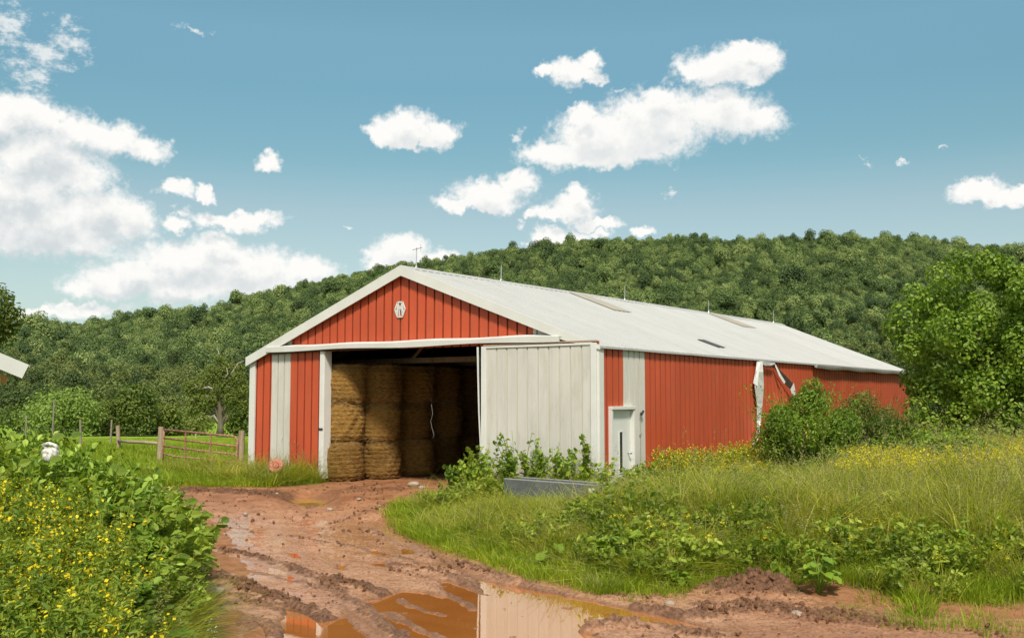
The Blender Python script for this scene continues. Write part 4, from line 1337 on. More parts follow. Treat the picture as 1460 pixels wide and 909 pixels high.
# ------------------------------------------------------------------ plants
def blades(n, r, h0, h1, bend, w, rng, seg=3, wind=(.0, .0)):
    az = rng.uniform(0, 6.283, n); rr = r * np.sqrt(rng.random(n))
    P = np.stack([rr * np.cos(az), rr * np.sin(az), np.zeros(n)], 1)
    da = az + rng.normal(0, .7, n); D = np.stack([np.cos(da), np.sin(da), np.zeros(n)], 1) + np.array([wind[0], wind[1], 0])
    h = rng.uniform(h0, h1, n); bd = bend * rng.uniform(.2, 1.4, n) * h
    Wd = np.stack([-D[:, 1], D[:, 0], np.zeros(n)], 1); Wd = unit(Wd + .5 * rng.normal(size=(n, 3)) * np.array([1, 1, 0]))
    V = []
    for k in range(seg + 1):
        t = k / seg
        c = P + D * (bd * t * t)[:, None] + np.array([0, 0, 1]) * (h * (t - .32 * bend * t * t * t))[:, None]
        ww = w * (1 - t) ** .7 * rng.uniform(.7, 1.2, n) if k else np.full(n, w)
        if k == seg: ww = np.full(n, w * .12)
        V += [c - Wd * ww[:, None] * .5, c + Wd * ww[:, None] * .5]
    V = np.stack(V, 1).reshape(-1, 3); m = 2 * (seg + 1)
    b = np.arange(n)[:, None, None] * m
    q = np.array([[2 * k, 2 * k + 1, 2 * k + 3, 2 * k + 2] for k in range(seg)])[None]
    tips = V.reshape(n, m, 3)[:, -1]
    return V, (b + q).reshape(-1, 4), tips


def join(name, parts):
    """parts: (V, F, material)"""
    Vs, Fs, mi, mats, o = [], [], [], [], 0
    for V, Fq, mt in parts:
        if mt not in mats: mats.append(mt)
        Vs.append(V); Fs.append(np.asarray(Fq) + o); mi.append(np.full(len(Fq), mats.index(mt))); o += len(V)
    return np_mesh(name, np.concatenate(Vs), np.concatenate(Fs), mats=[M[m] for m in mats], midx=np.concatenate(mi))


def short_grass(i):
    rng = np.random.default_rng(300 + i)
    V, Fq, _ = blades(48, .20, .06, .22, .7, .011, rng, 2)
    return join('short_grass', [(V, Fq, 'grass')])


def tall_grass(i):
    rng = np.random.default_rng(320 + i)
    V, Fq, _ = blades(34, .17, .28, .78, .85, .0125, rng, 4, (.3, .0))
    parts = [(V, Fq, 'tall')]
    if i % 2 == 0:
        V, Fq, tp = blades(4, .14, .6, .92, .35, .004, rng, 3, (.15, 0)); parts.append((V, Fq, 'seed'))
        P = (tp[:, None, :] + rng.normal(0, 1, (4, 7, 3)) * np.array([.012, .012, .045])).reshape(-1, 3)
        V, Fq = leaf_arrays(P, unit(rng.normal(size=P.shape)), .026, rng, .5, simple=True); parts.append((V, Fq, 'seed'))
    V, Fq, _ = blades(8, .2, .25, .75, 1., .007, rng, 3); parts.append((V, Fq, 'dry'))
    return join('tall_grass', parts)


def stem_pts(rng, n, h, spread, r0=.08):
    """bent stems: arrays (n, 6, 3)"""
    az = rng.uniform(0, 6.283, n); D = np.stack([np.cos(az), np.sin(az), np.zeros(n)], 1)
    hh = h * rng.uniform(.65, 1.05, n); t = np.linspace(0, 1, 6)
    b = D * (r0 * rng.random(n))[:, None]
    return b[:, None, :] + D[:, None, :] * (spread * hh[:, None] * t[None] ** 1.5)[..., None] + np.array([0, 0, 1]) * (hh[:, None] * t[None])[..., None]


def stems_mesh(S, w):
    n, k, _ = S.shape
    V, Fq = [], []
    for ax in (np.array([1, 0, 0]), np.array([0, 1, 0])):
        A = S - ax * w / 2; B = S + ax * w / 2
        v = np.stack([A, B], 2).reshape(n, 2 * k, 3)
        q = np.array([[2 * j, 2 * j + 1, 2 * j + 3, 2 * j + 2] for j in range(k - 1)])
        Fq.append((np.arange(n)[:, None, None] * 2 * k + q[None]).reshape(-1, 4) + sum(len(x) for x in V)); V.append(v.reshape(-1, 3))
    return np.concatenate(V), np.concatenate(Fq)


def along(S, m, rng, t0=.15, t1=1.):
    n, k, _ = S.shape
    t = rng.uniform(t0, t1, (n, m)) * (k - 1); i = np.minimum(t.astype(int), k - 2); f = (t - i)[..., None]
    a = np.take_along_axis(S, i[..., None].repeat(3, 2), 1); b = np.take_along_axis(S, (i + 1)[..., None].repeat(3, 2), 1)
    return (a * (1 - f) + b * f).reshape(-1, 3)


def leafy(name, seed, n, h, spread, m, size, leaf='weed', off=.6, stem_w=.010, aspect=.5, r0=.1, extra=None, t0=.12):
    rng = np.random.default_rng(seed)
    S = stem_pts(rng, n, h, spread, r0)
    V, Fq = stems_mesh(S, stem_w); parts = [(V, Fq, leaf)]
    P = along(S, m, rng, t0); d = unit(rng.normal(size=P.shape) * np.array([1, 1, .25]))
    sz = size * rng.uniform(.55, 1.25, len(P))
    P = P + d * (sz * off)[:, None]
    V, Fq = leaf_arrays(P, unit(np.array([0, 0, 1.]) + .75 * rng.normal(size=P.shape) + .3 * d), sz, rng, aspect, .1)
    parts.append((V, Fq, leaf))
    if extra: parts += extra(S, rng)
    return join(name, parts)


def flowers(mat_='yellow', per=22, size=.024, spread=.05, tmin=.82):
    def f(S, rng):
        P = along(S, per, rng, tmin, 1.) + rng.normal(0, spread, (S.shape[0] * per, 3)) * np.array([1, 1, .8])
        V, Fq = leaf_arrays(P, unit(np.array([0, 0, .8]) + rng.normal(size=P.shape) * .7), size * rng.uniform(.7, 1.3, len(P)), rng, .9, .05, simple=True)
        return [(V, Fq, mat_)]
    return f


def mustard(i, h=.95, per=20, m=22):
    return leafy('mustard', 400 + i, 9, h, .28, m, .075, 'mleaf', .5, .007, .36, .16, flowers('yellow', per, .034, .030, .84), .08)


def burdock_mesh(name, seed, n=15, size=.38, h=.9, mat_='burdock'):
    """big ruffled leaves on arching stalks"""
    rng = np.random.default_rng(seed)
    parts = []
    na, nl = 7, 6
    Vs, Fs, o = [], [], 0
    for i in range(n):
        az = i * 2.399 + rng.normal(0, .3); hh = h * rng.uniform(.35, 1.0); out = size * rng.uniform(.35, 1.0) * (1.2 - .5 * hh / h)
        s = size * rng.uniform(.6, 1.15) * (1.1 - .35 * hh / h)
        d = np.array([math.cos(az), math.sin(az), 0]); w = np.array([-d[1], d[0], 0])
        root = d * out + np.array([0, 0, hh])
        tilt = rng.uniform(-.55, .25)
        f = np.array([d[0] * math.cos(tilt), d[1] * math.cos(tilt), math.sin(tilt)]); up = np.cross(f, w); up = up if up[2] > 0 else -up
        for a in range(nl + 1):
            t = a / nl; hw = s * .42 * (math.sin(math.pi * min(1, t * .82 + .16)) ** .75 if t < .98 else .03)
            for b in range(na + 1):
                u = b / na * 2 - 1
                ruf = .035 * s * 2 * math.sin(t * 17 + u * 3 + i) * abs(u) ** 2 + .05 * s * rng.normal() * abs(u) * .6
                p = root + f * (s * t - .10 * s * abs(u) * (t < .3)) + w * hw * u + up * (.16 * s * abs(u) - .30 * s * t * t + ruf)
                Vs.append(p)
        k = np.array([[a * (na + 1) + b, a * (na + 1) + b + 1, (a + 1) * (na + 1) + b + 1, (a + 1) * (na + 1) + b] for a in range(nl) for b in range(na)])
        Fs.append(k + o); o += (nl + 1) * (na + 1)
        # stalk
        tt = np.linspace(0, 1, 5); st = np.stack([d * (out * t ** 1.3) + np.array([0, 0, hh * t ** .8]) for t in tt]) + rng.normal(0, .006, (5, 3))
        for a in range(5):
            for q in (-1, 1): Vs.append(st[a] + w * q * .009 * size / .3)
        Fs.append(np.array([[2 * a, 2 * a + 1, 2 * a + 3, 2 * a + 2] for a in range(4)]) + o); o += 10
    return np_mesh(name, np.array(Vs), np.concatenate(Fs), smooth=True, mats=[M[mat_]])


def cand(n, y0, y1, u0, u1, rng, yk=18., p=1.3):
    ys_ = np.linspace(y0, y1, 400); pdf = ys_ * np.minimum(1, (yk / ys_) ** p); c = np.cumsum(pdf); c /= c[-1]
    y = np.interp(rng.random(n), c, ys_); x = y * rng.uniform(u0, u1, n)
    return x, y


def off_barn(x, y, m=.1):
    X, Y = w2b(x, y)
    return ~((X > -W - m) & (X < m + .05) & (Y > -m) & (Y < L + m)) & ~((X > -3.6) & (X < .2) & (Y > -.3) & (Y < 0)) \
        & ~((X > OPN_L + .1) & (X < OPN_R) & (Y > -2.2) & (Y < 0))


def put(name, x, y, s, sz, protos, label, cat, rng, idx=None, tilt=.10, zoff=-.02):
    n = len(x)
    z = H(x, y) + zoff
    rot = np.stack([rng.normal(0, tilt, n), rng.normal(0, tilt, n), rng.uniform(-1.2, 1.2, n) if tilt < .2 else rng.uniform(0, 6.28, n)], 1)
    idx = rng.integers(0, len(protos), n) if idx is None else idx
    return scatter(name, np.stack([x, y, z], 1), rot, np.stack([s, s, sz], 1), idx, protos, label, cat)


bunkX, bunkY = .5 * (pa[0] + pb[0]), .5 * (pa[1] + pb[1])


def off_bunk(x, y):
    c, s = math.cos(rz), math.sin(rz); u = (x - pa[0]) * c + (y - pa[1]) * s; v = -(x - pa[0]) * s + (y - pa[1]) * c
    return ~((u > -.1) & (u < ln + .1) & (v > -.1) & (v < .75))


rng = np.random.default_rng(77)
# --- all the right-hand meadow, pasture and verge positions
x, y = cand(33000, 11.4, 46, -.64, .64, rng)
sd = sdist(ROAD, x, y) + .22 * fbm(x * 1.3, y * 1.3, 4)
px, py = to_px(x, y, H(x, y))
keep = off_barn(x, y) & off_bunk(x, y)
e = -sd
right = (px > 545) & keep
# short grass: verges, pasture, right front corner
patch = fbm(x * .5 + 3, y * .5, 4)
front_right = (px > 1180) & (y < 16.5)
verge = right & (e > -.12) & (e < 1.2 + .5 * patch)
strip = (px <= 545) & keep & (e > -.02) & (y > 23)
inroad_tuft = (px > 1060) & (sd > 0) & (sd < 1.1) & (patch > .02)
bare = (px > 1090) & (y < 15.8) & (fbm(x * .9 + 1.7, y * 1.2, 4) < .04 + .22 * sstep(14.8, 12.0, y))
front_right &= ~bare
verge &= ~bare
thin = right & (sd > 0) & (sd < .45) & (rng.random(len(x)) < .10)
sh = thin | verge | strip | (front_right & (e > -.3)) | inroad_tuft | (right & (rng.random(len(x)) < .25) & (e > 0))
sh &= ~(bare & (rng.random(len(x)) < .93))
xs_, ys_ = x[sh], y[sh]; k = rng.uniform(.8, 1.5, sh.sum()) * (1 + .018 * np.clip(ys_ - 15, 0, 40))
put('grass', xs_, ys_, k, k * rng.uniform(.7, 1.3, sh.sum()), [short_grass(i) for i in range(4)], 'short bright green grass on the verges and pasture', 'grass', rng)
# pasture further out
x2, y2 = cand(9000, 30, 78, -.60, -.12, rng, 40, 1.)
m2 = off_barn(x2, y2)
k = rng.uniform(1.2, 2.2, m2.sum())
m2 &= True
put('pasture_grass', x2[m2], y2[m2], k, k * .45, [short_grass(10 + i) for i in range(3)], 'bright pasture grass behind the gate', 'grass', rng)
# tall meadow grass
X_, Y_ = w2b(x, y)
barn_left = (X_ < OPN_L - .05) & (X_ > -W - 2.2) & (Y_ < -.1) & (Y_ > -1.9) & keep & (e > .02)
tl = (right & ~(bare & (rng.random(len(x)) < .8)) & (e > .45 + .3 * patch) & ~(front_right & (e < 2.6))) | barn_left
cs_, sn_ = math.cos(rz), math.sin(rz)
bu = (x - pa[0]) * cs_ + (y - pa[1]) * sn_; bv = -(x - pa[0]) * sn_ + (y - pa[1]) * cs_
before_bunk = (bu > -.6) & (bu < ln + .9) & (bv < 0) & (bv > -4.2)
ipx = gp(393, 687)
near_imp = (np.abs(x - ipx[0]) < .10) & (y < ipx[1] + .5) & (y > ipx[1] - 1.6)
sel = tl & ~near_imp & (rng.random(len(x)) < np.where(barn_left, 1, .70)) & ~(before_bunk & (rng.random(len(x)) < .35))
n_ = sel.sum()
hs = np.where(barn_left[sel], .66 + .42 * sstep(-11.4, -10.2, X_[sel]) * (Y_[sel] > -1.0), .42 + .50 * sstep(.5, 4.5, e[sel]) + .28 * sstep(2.5, 5.5, x[sel])) * rng.uniform(.75, 1.25, n_) * (1 + .35 * patch[sel])
hs = hs * np.where((X_[sel] > 0) & (X_[sel] < 5) & (Y_[sel] > -1.5) & (Y_[sel] < 11), .58, 1)
hs = np.where(before_bunk[sel], np.minimum(hs, np.where(bv[sel] > -1.6, .26, .45)), hs) * np.clip(1.05 + .95 * fbm(x[sel] * .9, y[sel] * .9, 3), .4, 1.9)
put('tall_grass', x[sel], y[sel], rng.uniform(.9, 1.4, n_) * (1 + .012 * np.clip(y[sel] - 15, 0, 40)) * (1 + .35 * (rng.random(n_) < .2)), hs * (1 + .3 * (rng.random(n_) < .15)), [tall_grass(i) for i in range(6)], 'tall bending meadow grass with tan seed heads', 'grass', rng, tilt=.19)
# broad weeds through the meadow
wd = right & (e > .6) & (fbm(x * 1.3 + 20, y * 1.3, 3) > -.12) & (rng.random(len(x)) < .27) & ~(front_right & (e < 1.6)) & ~before_bunk
n_ = wd.sum(); k = rng.uniform(.6, 1.15, n_)
wp = [leafy('weed', 500 + i, 8, .55, .45, 16, .105, 'weed', .5, .008, .6, .18) for i in range(4)] + [burdock_mesh('burdock', 520 + i, 9, .24, .38) for i in range(2)]
wi = rng.choice(6, n_, p=[.215, .215, .215, .215, .07, .07])
put('meadow_weeds', x[wd], y[wd], k, k * rng.uniform(.7, 1.2, n_), wp, 'leafy green weeds growing through the meadow grass', 'weeds', rng, idx=wi)
# yellow flowers: dense band at right, sparse elsewhere
band = right & (px > 1215) & (y > 21.5) & (y < 44) & (rng.random(len(x)) < .55) & (fbm(x * .4, y * .4 + 8, 3) > -.28)
wall_band = right & (X_ > .25) & (X_ < 2.4) & (Y_ > 2.2) & (Y_ < 9.5) & (rng.random(len(x)) < .22)
few = right & (e > 1.2) & (px > 850) & (rng.random(len(x)) < .05)
fl = band | wall_band | few
n_ = fl.sum(); k = np.where(band[fl], 1.05, .85) * rng.uniform(.75, 1.15, n_)
fi_ = np.where(band[fl] | wall_band[fl], rng.integers(0, 4, n_), rng.integers(4, 7, n_))
put('yellow_flowers', x[fl], y[fl], k, k * np.where(band[fl], 1.0, .80), [mustard(i) for i in range(4)] + [leafy('mustard', 440 + i, 4, .75, .4, 14, .06, 'mleaf', .5, .006, .36, .2, flowers('yellow', 9, .034, .03, .85)) for i in range(3)], 'yellow flowering weeds spread through the right meadow', 'flowers', rng, idx=fi_)
ab = right & (X_ > .2) & (X_ < 1.5) & (Y_ > 2.0) & (Y_ < 10.5) & (rng.random(len(x)) < .5)
n_ = ab.sum(); k = rng.uniform(.8, 1.25, n_)
put('amber_weeds', x[ab], y[ab], k, k, [leafy('amber_weed', 560 + i, 8, .85, .25, 20, .075, ('amber', 'weed')[i], .5, .007, .45, .14, flowers('yellow', 10, .034, .04, .7)) for i in range(2)] + [leafy('amber_weed', 565, 8, .8, .25, 22, .085, 'weed', .5, .007, .5, .14)],
    'amber and green weeds along the red side wall', 'weeds', rng)

# --- left foreground bank
x, y = cand(6800, 5.2, 23, -.66, -.16, rng, 14, 1.)
sd = sdist(ROAD, x, y) + .18 * fbm(x * 1.4, y * 1.4, 3)
px, py = to_px(x, y, H(x, y)); e = -sd
lz = (e > .0) & (px < 420)
mus = lz & (y < 12.8) & (px < 150 + 30 * fbm(x * .8, y * .8, 3))
n_ = mus.sum(); k = rng.uniform(.75, 1.15, n_)
mi_ = np.where(y[mus] + rng.normal(0, .5, n_) > 8.3, rng.integers(0, 4, n_), rng.integers(4, 7, n_))
mi_ = np.where(rng.random(n_) < .32, 6, mi_)
put('mustard_flowers', x[mus], y[mus], k, k, [mustard(20 + i, .95, 8, 38) for i in range(4)] + [mustard(26, .9, 2, 44), mustard(27, .85, 1, 44), mustard(28, .9, 0 + 1, 48)], 'small yellow wildflowers and their leaves crowding the lower left foreground', 'flowers', rng, idx=mi_)
gr2 = lz & (e > .45) & (y < 13.2) & ~mus & (px > 120)
n_ = gr2.sum(); k = rng.uniform(.8, 1.2, n_)
put('bank_grass', x[gr2], y[gr2], k, k * rng.uniform(.55, .95, n_), [tall_grass(20 + i) for i in range(4)], 'green and tan grass on the bank beside the muddy track', 'grass', rng, tilt=.16)
wz = lz & (e > .62) & (((y >= 12.0) & (rng.random(len(x)) < .85)) | ((px > 110) & (rng.random(len(x)) < .28)))
n_ = wz.sum()
far_k = sstep(13.5, 17, y[wz]) * (px[wz] > 50); k = rng.uniform(.6, 1.3, n_) * (1.0 - .34 * far_k)
wp = [leafy('weed', 600 + i, 11, 1.10, .38, 30, (.095, .12, .08, .105)[i], ('burdock', 'weed', 'burdock', 'weed')[i], .55, .008, (.62, .75, .5, .7)[i], .22) for i in range(4)] + [burdock_mesh('burdock', 620 + i, 14, .30, .85) for i in range(4)]
wi = rng.choice(8, n_, p=[.18, .18, .18, .18, .07, .07, .07, .07])
edge_k = .55 + .45 * sstep(.1, 1.4, e[wz])
put('bank_weeds', x[wz], y[wz], k * (.75 + .25 * edge_k), k * edge_k * np.where(y[wz] < 12.5, .6, 1.0), wp, 'tangled broad-leaved weeds covering the left bank', 'weeds', rng, idx=wi)
dz = lz & (px > 150) & (px < 300) & (y < 11.4) & (rng.random(len(x)) < .12)
n_ = dz.sum()
put('daisies', x[dz], y[dz], np.full(n_, .8), np.full(n_, .55), [leafy('daisy', 640, 8, .5, .4, 8, .05, 'mleaf', .5, .005, .4, .14, flowers('daisy', 2, .03, .02, .95))], 'small white flowers at the bottom of the left bank', 'flowers', rng)
st_ = lz & (e > .9) & (y > 11.5) & (rng.random(len(x)) < .10)
n_ = st_.sum(); k = rng.uniform(.8, 1.25, n_)
put('bank_stalks', x[st_], y[st_], k, k, [leafy('stalk', 660 + i, 3, 1.2, .22, 26, .085, 'weed', .5, .009, .5, .12) for i in range(3)] + [tall_grass(28), tall_grass(31)], 'tall leafy stalks and grass rising out of the left bank', 'weeds', rng, idx=rng.choice(5, n_, p=[.2, .2, .2, .2, .2]))
# mud crumbs
x, y = cand(60000, 11.6, 29, -.34, .5, rng, 14, 1.2)
iy = np.clip(np.searchsorted(ys, y), 0, len(ys) - 1); iu = np.clip(np.searchsorted(us, x / y), 0, len(us) - 1)
okc = (SDn[iy, iu] > .02) & (wet[iy, iu] < .3) & (rng.random(len(x)) < .012 + .8 * dark[iy, iu])
zc_ = Zm[iy, iu][okc]; n_ = okc.sum()


def clod(i):
    r = np.random.default_rng(700 + i); ng, nm = 9, 6; V = []
    for j in range(nm):
        ph = math.pi * j / (nm - 1)
        for k in range(ng):
            a = 6.283 * k / ng; q = (.7 + .5 * r.random()); V.append((math.sin(ph) * math.cos(a) * q, math.sin(ph) * math.sin(a) * q, math.cos(ph) * q * .7))
    return np_mesh('clod', np.array(V), [(j * ng + k, (j + 1) * ng + k, (j + 1) * ng + (k + 1) % ng, j * ng + (k + 1) % ng) for j in range(nm - 1) for k in range(ng)], smooth=False, mats=[M['clod']])


k = .006 + .034 * rng.random(n_) ** 3.0
scatter('mud_clods', np.stack([x[okc], y[okc], zc_ + k * .2], 1), rng.uniform(0, 6.28, (n_, 3)), np.stack([k * 1.2, k * 1.2, k * .8], 1), rng.integers(0, 4, n_), [clod(i) for i in range(4)], 'dark crumbs of mud strewn over the track', 'mud')

# --- single plants one can point at
def plant(name, px, py, mesh, label, cat, s=1., group=None, sz=None, rz=0.):
    p = gp(px, py)
    o = link(name, mesh, None, (p[0], p[1], p[2] - .03), rz)
    o.scale = (s, s, sz or s)
    return tag(o, label, cat, group)


plant('burdock', 152, 812, burdock_mesh('burdock', 801, 30, .38, .95), 'burdock with the broadest dark leaves in the middle of the left bank', 'burdock', 1., 'burdocks')
plant('burdock', 262, 800, burdock_mesh('burdock', 802, 28, .27, .72), 'burdock leaning over the mud edge at the right of the left bank', 'burdock', 1., 'burdocks', rz=1)
plant('burdock', 205, 790, burdock_mesh('burdock', 803, 28, .31, 1.05), 'tall burdock just above the bank grass, between two broader ones', 'burdock', 1., 'burdocks', rz=2)
plant('burdock', 1168, 846, burdock_mesh('burdock', 804, 40, .21, .62), 'bright burdock growing beside the heap of dug soil', 'burdock', 1., 'burdocks')
plant('burdock', 872, 806, burdock_mesh('burdock', 805, 40, .22, .48), 'dark low burdock near the grass edge above the long puddle', 'burdock', 1., 'burdocks')
plant('burdock', 966, 836, burdock_mesh('burdock', 806, 30, .15, .24), 'low spreading burdock at the foot of the bank left of the soil heap', 'burdock', 1., 'burdocks')
rngp = np.random.default_rng(5)
Vt, Ft, _ = blades(130, .30, .10, .42, 1.0, .010, rngp, 3)
plant('dead_grass_clump', 862, 838, join('dead_grass_clump', [(Vt, Ft, 'dry')]), 'clump of dead straw-coloured grass at the mud edge below a dark burdock', 'grass clump')
WD = [(648, 700, .9, 'low leafy weed at the left foot of the white sliding door'), (690, 703, 1.25, 'leafy weed against the lower left corner of the white sliding door'),
      (738, 705, 1.55, 'tall leafy weed left of centre before the white sliding door'), (790, 708, 1.35, 'leafy weed centred before the white sliding door behind the feed bunk'),
      (838, 711, 1.9, 'slender weed rising tallest beside the red strip at the barn corner'), (714, 706, 1.05, 'short bushy weed at the left end of the feed bunk'),
      (818, 710, 1.1, 'short bushy weed behind the tagged end of the feed bunk'), (764, 707, 1.1, 'short reddish-green weed behind the middle of the feed bunk'), (672, 706, 1.0, 'rounded weed between the dirt entrance and the white sliding door'),
      (905, 704, .8, 'sprawling weed across the foot of the white entry door'), (935, 694, .9, 'bushy weed at the red wall just right of the entry door'), (848, 712, 1.0, 'leafy weed in front of the barn corner right of the feed bunk')]
for i, (px_, py_, h_, lb) in enumerate(WD):
    slim = i == 4
    plant('leafy_weed', px_, py_, leafy('leafy_weed', 820 + i, 3 if slim else 11, h_, .06 if slim else .30, 60 if slim else 30, .13 if i % 3 else .15, ('bush', 'weed', 'bush')[i % 3], .5, .012, .6, .05 if slim else .25), lb, 'weed', 1., 'leafy weeds along the barn front')


plant('tall_weed', 76, 790, leafy('tall_weed', 851, 3, 1.45, .10, 34, .14, 'burdock', .5, .014, .7, .05), 'tall weed with spread leaves standing behind the white jug', 'weed', 1., 'tall weeds on the bank')
plant('tall_weed', 8, 780, leafy('tall_weed', 852, 4, 1.6, .16, 34, .15, 'weed', .5, .016, .7, .08), 'tall leaning weed cut off by the left edge under the shed corner', 'weed', 1., 'tall weeds on the bank')


# bushes by the side wall
def bush(px_, py_, label, seed, wdt, hgt, n, size, leaf, tall_bits, name='bush'):
    n = int(n * 2.2)
    p = gp(px_, py_); r = np.random.default_rng(seed)
    bl = ellipsoid_blobs((0, 0, hgt * .48), wdt * .40, wdt * .36, hgt * .40, 26, .28, .55, r, .5)
    bl[:, 2] = np.maximum(bl[:, 2], .25)
    tb = np.array(tall_bits, float)
    bl = np.concatenate([bl, tb])
    t = empty(name, (p[0], p[1], p[2] - .05), 0, label, 'bush', 'bushes against the side wall')
    random.seed(seed); mb = MB()
    for b in bl[::2]: mb.tube([(r.normal() * .12, r.normal() * .12, 0), (b[0] * .45, b[1] * .45, b[2] * .55), (b[0], b[1], b[2])], [.03, .02, .006], 5)
    mb.build('stem', M['bark'], t)
    P, nr = crown_pts(bl, n, r, .35, .55)
    P[:, 2] = np.maximum(P[:, 2], .05)
    V, Fq = leaf_arrays(P, nr, size * r.uniform(.6, 1.3, n), r, .5)
    # long arching sprays break the outline
    S = stem_pts(r, 70, hgt * 1.10, .42, wdt * .24); V2, F2 = stems_mesh(S, .008)
    Pl = along(S, 26, r, .35, 1.) + r.normal(0, .05, (70 * 26, 3)); V3, F3 = leaf_arrays(Pl, unit(r.normal(size=Pl.shape) + np.array([0, 0, .6])), size * r.uniform(.5, 1.1, len(Pl)), r, .5)
    Vv = np.concatenate([V, V2, V3]); Fv = np.concatenate([Fq, F2 + len(V), F3 + len(V) + len(V2)])
    link('foliage', np_mesh('foliage', Vv, Fv, mats=[M[leaf]]), t)


bush(1146, 690, 'big dark green bush under the torn hanging gutter', 41, 2.9, 2.5, 9000, .085, 'bush', [(.15, 0, 2.2, .5), (.3, 0, 2.65, .32), (.5, .2, 2.3, .4), (-.5, 0, 1.8, .45)])
bush(1236, 684, 'feathery green bush to the right of the big dark one by the red wall', 42, 3.0, 2.3, 9000, .075, 'shrub', [(.0, .2, 2.2, .42), (-.3, .2, 1.9, .5), (.6, .2, 1.7, .5)])
bush(1330, 690, 'low spreading green bush below the tree at the right end of the barn', 43, 4.2, 1.4, 8000, .10, 'bush', [(-1.2, 0, .9, .45), (1.2, .2, .9, .5)])

# --- trees
r = np.random.default_rng(61)
ty = 37.0
tb_ = at(1402, 640, ty)
bl = ellipsoid_blobs((.25, 0, 4.2), 3.1, 2.7, 3.3, 84, .30, .80, r, .56)
bl = bl[fbm(bl[:, 0] * .7 + 3, bl[:, 2] * .7, 2) > -.28]
bl = bl[(bl[:, 2] > 1.0)]
bl = np.concatenate([bl, [[-3.0, -.5, 5.3, .55], [-3.3, -.3, 4.8, .4], [-2.5, -.5, 6.0, .55], [-1.5, -.5, 6.75, .6], [-.7, 0, 7.45, .42], [.5, 0, 7.5, .4], [-.4, -.3, 7.1, .65], [.9, 0, 7.0, .7], [1.9, 0, 6.3, .8], [2.7, 0, 5.3, .8], [2.9, 0, 4.0, .8], [-2.8, -.5, 4.1, .6], [-1.9, -.5, 2.6, .6], [3.6, 0, 5.6, .7], [3.5, 0, 4.4, .8], [3.3, 0, 3.0, .8], [2.2, -.6, 2.2, .9], [-1.3, -1.2, 1.6, .7], [-.6, -1.5, .8, .7], [.6, -1.4, .9, .7], [1.6, -1.2, 1.1, .7], [-1.5, -.6, 1.0, .55], [2.6, -1, 1.2, .7], [-2.2, -.6, 1.2, .6], [-2.55, -.4, 1.9, .5], [-2.4, -.5, .7, .5], [-1.9, -.9, .6, .6], [2.0, -1.2, 2.0, .8], [3.0, -1, 1.9, .8], [.5, -1.6, 1.9, .8], [1.2, -1.5, 2.8, .7], [-.6, -1.6, 2.6, .7], [0, -1.7, 1.2, .7]],
                     ellipsoid_blobs((.2, .3, 4.2), 1.5, 1.3, 2.2, 12, .6, .9, r, .2)])
make_tree('broadleaf_tree', 'large dense green broadleaf tree at the right end of the barn', 'tree', (tb_[0], ty, float(H(tb_[0], ty))), bl, 34000, .15, M['tree'], M['bark'], .2, 62, 'trees near the barn', .75, fill=.38, nlimb=16)
p = at(1500, 640, 46)
bl = ellipsoid_blobs((0, 0, 4.0), 3.0, 3, 2.9, 60, .6, 1.1, r, .6)
make_tree('broadleaf_tree', 'lighter green tree cut off by the right edge of the picture', 'tree', (p[0], 46, float(H(p[0], 46))), bl, 10000, .22, M['willow'], M['bark'], .2, 64, 'trees near the barn', .7, fill=.5)
# tree whose twigs reach in at the left edge
p = at(-62, 600, 34)
bl = ellipsoid_blobs((0, 0, 5.0), 1.9, 1.7, 1.5, 34, .3, .55, r, .6)
bl = np.concatenate([bl, [[1.55, -.3, 5.6, .38], [1.75, -.2, 5.2, .34], [1.6, -.2, 4.8, .32], [1.45, 0, 4.45, .28], [1.2, 0, 5.9, .4]]])
make_tree('broadleaf_tree', 'tree reaching a leafy branch in at the left edge above the shed roof', 'tree', (p[0], 34, 0), bl, 5200, .13, M['shrub'], M['bark'], .12, 66, None, .6, fill=.6)


def far_tree(name, label, px_, ybase, ytop, dist, wpx, leaf, n, size, seed, bark='bark', nb=22, br=(.16, .30), squash=.48, trunk_r=.2, group='trees at the pasture edge', aspect=.65, zc=.56, rzf=.40, nlimb=8, fill=.45):
    b = at(px_, ybase, dist); t = at(px_, ytop, dist); h = t[2] - b[2]; w = wpx * dist / F
    r = np.random.default_rng(seed)
    bl = ellipsoid_blobs((0, 0, h * zc), w * squash * .8, w * squash * .8, h * rzf * .85, nb, br[0] * w, br[1] * w, r, .55)
    bl[:, 2] = np.clip(bl[:, 2], .12 * h, h - bl[:, 3] * .8)
    return make_tree(name, label, 'tree', (b[0], dist, b[2]), bl, n, size, leaf, M[bark], trunk_r, seed + 1, group, aspect, nlimb=nlimb, fill=fill)


far_tree('rounded_tree', 'rounded pale green tree behind the wire fence posts', 84, 622, 553, 92, 100, M['willow'], 5200, .26, 81, nb=30, squash=.56, zc=.46, rzf=.5)
far_tree('shrub_tree', 'low dark rounded tree just right of the rounded pale one', 150, 622, 570, 98, 78, M['shrub'], 4200, .28, 83, nb=24, squash=.58, zc=.42, rzf=.5)
far_tree('pointed_tree', 'pointed dark green tree rising above the low trees left of the gate', 193, 622, 543, 96, 62, M['shrub'], 4600, .27, 85, nb=30, squash=.46, zc=.46, rzf=.58)
far_tree('shrub_tree', 'dark bushy tree between the pointed tree and the gate post', 224, 622, 572, 100, 66, M['shrub'], 4200, .28, 87, nb=24, squash=.6, zc=.42, rzf=.5)
far_tree('shrub_tree', 'low green thicket behind the rail of the gate, left of the old tree', 266, 622, 588, 104, 80, M['hemlock'], 4000, .26, 89, nb=22, squash=.62, zc=.4, rzf=.5)
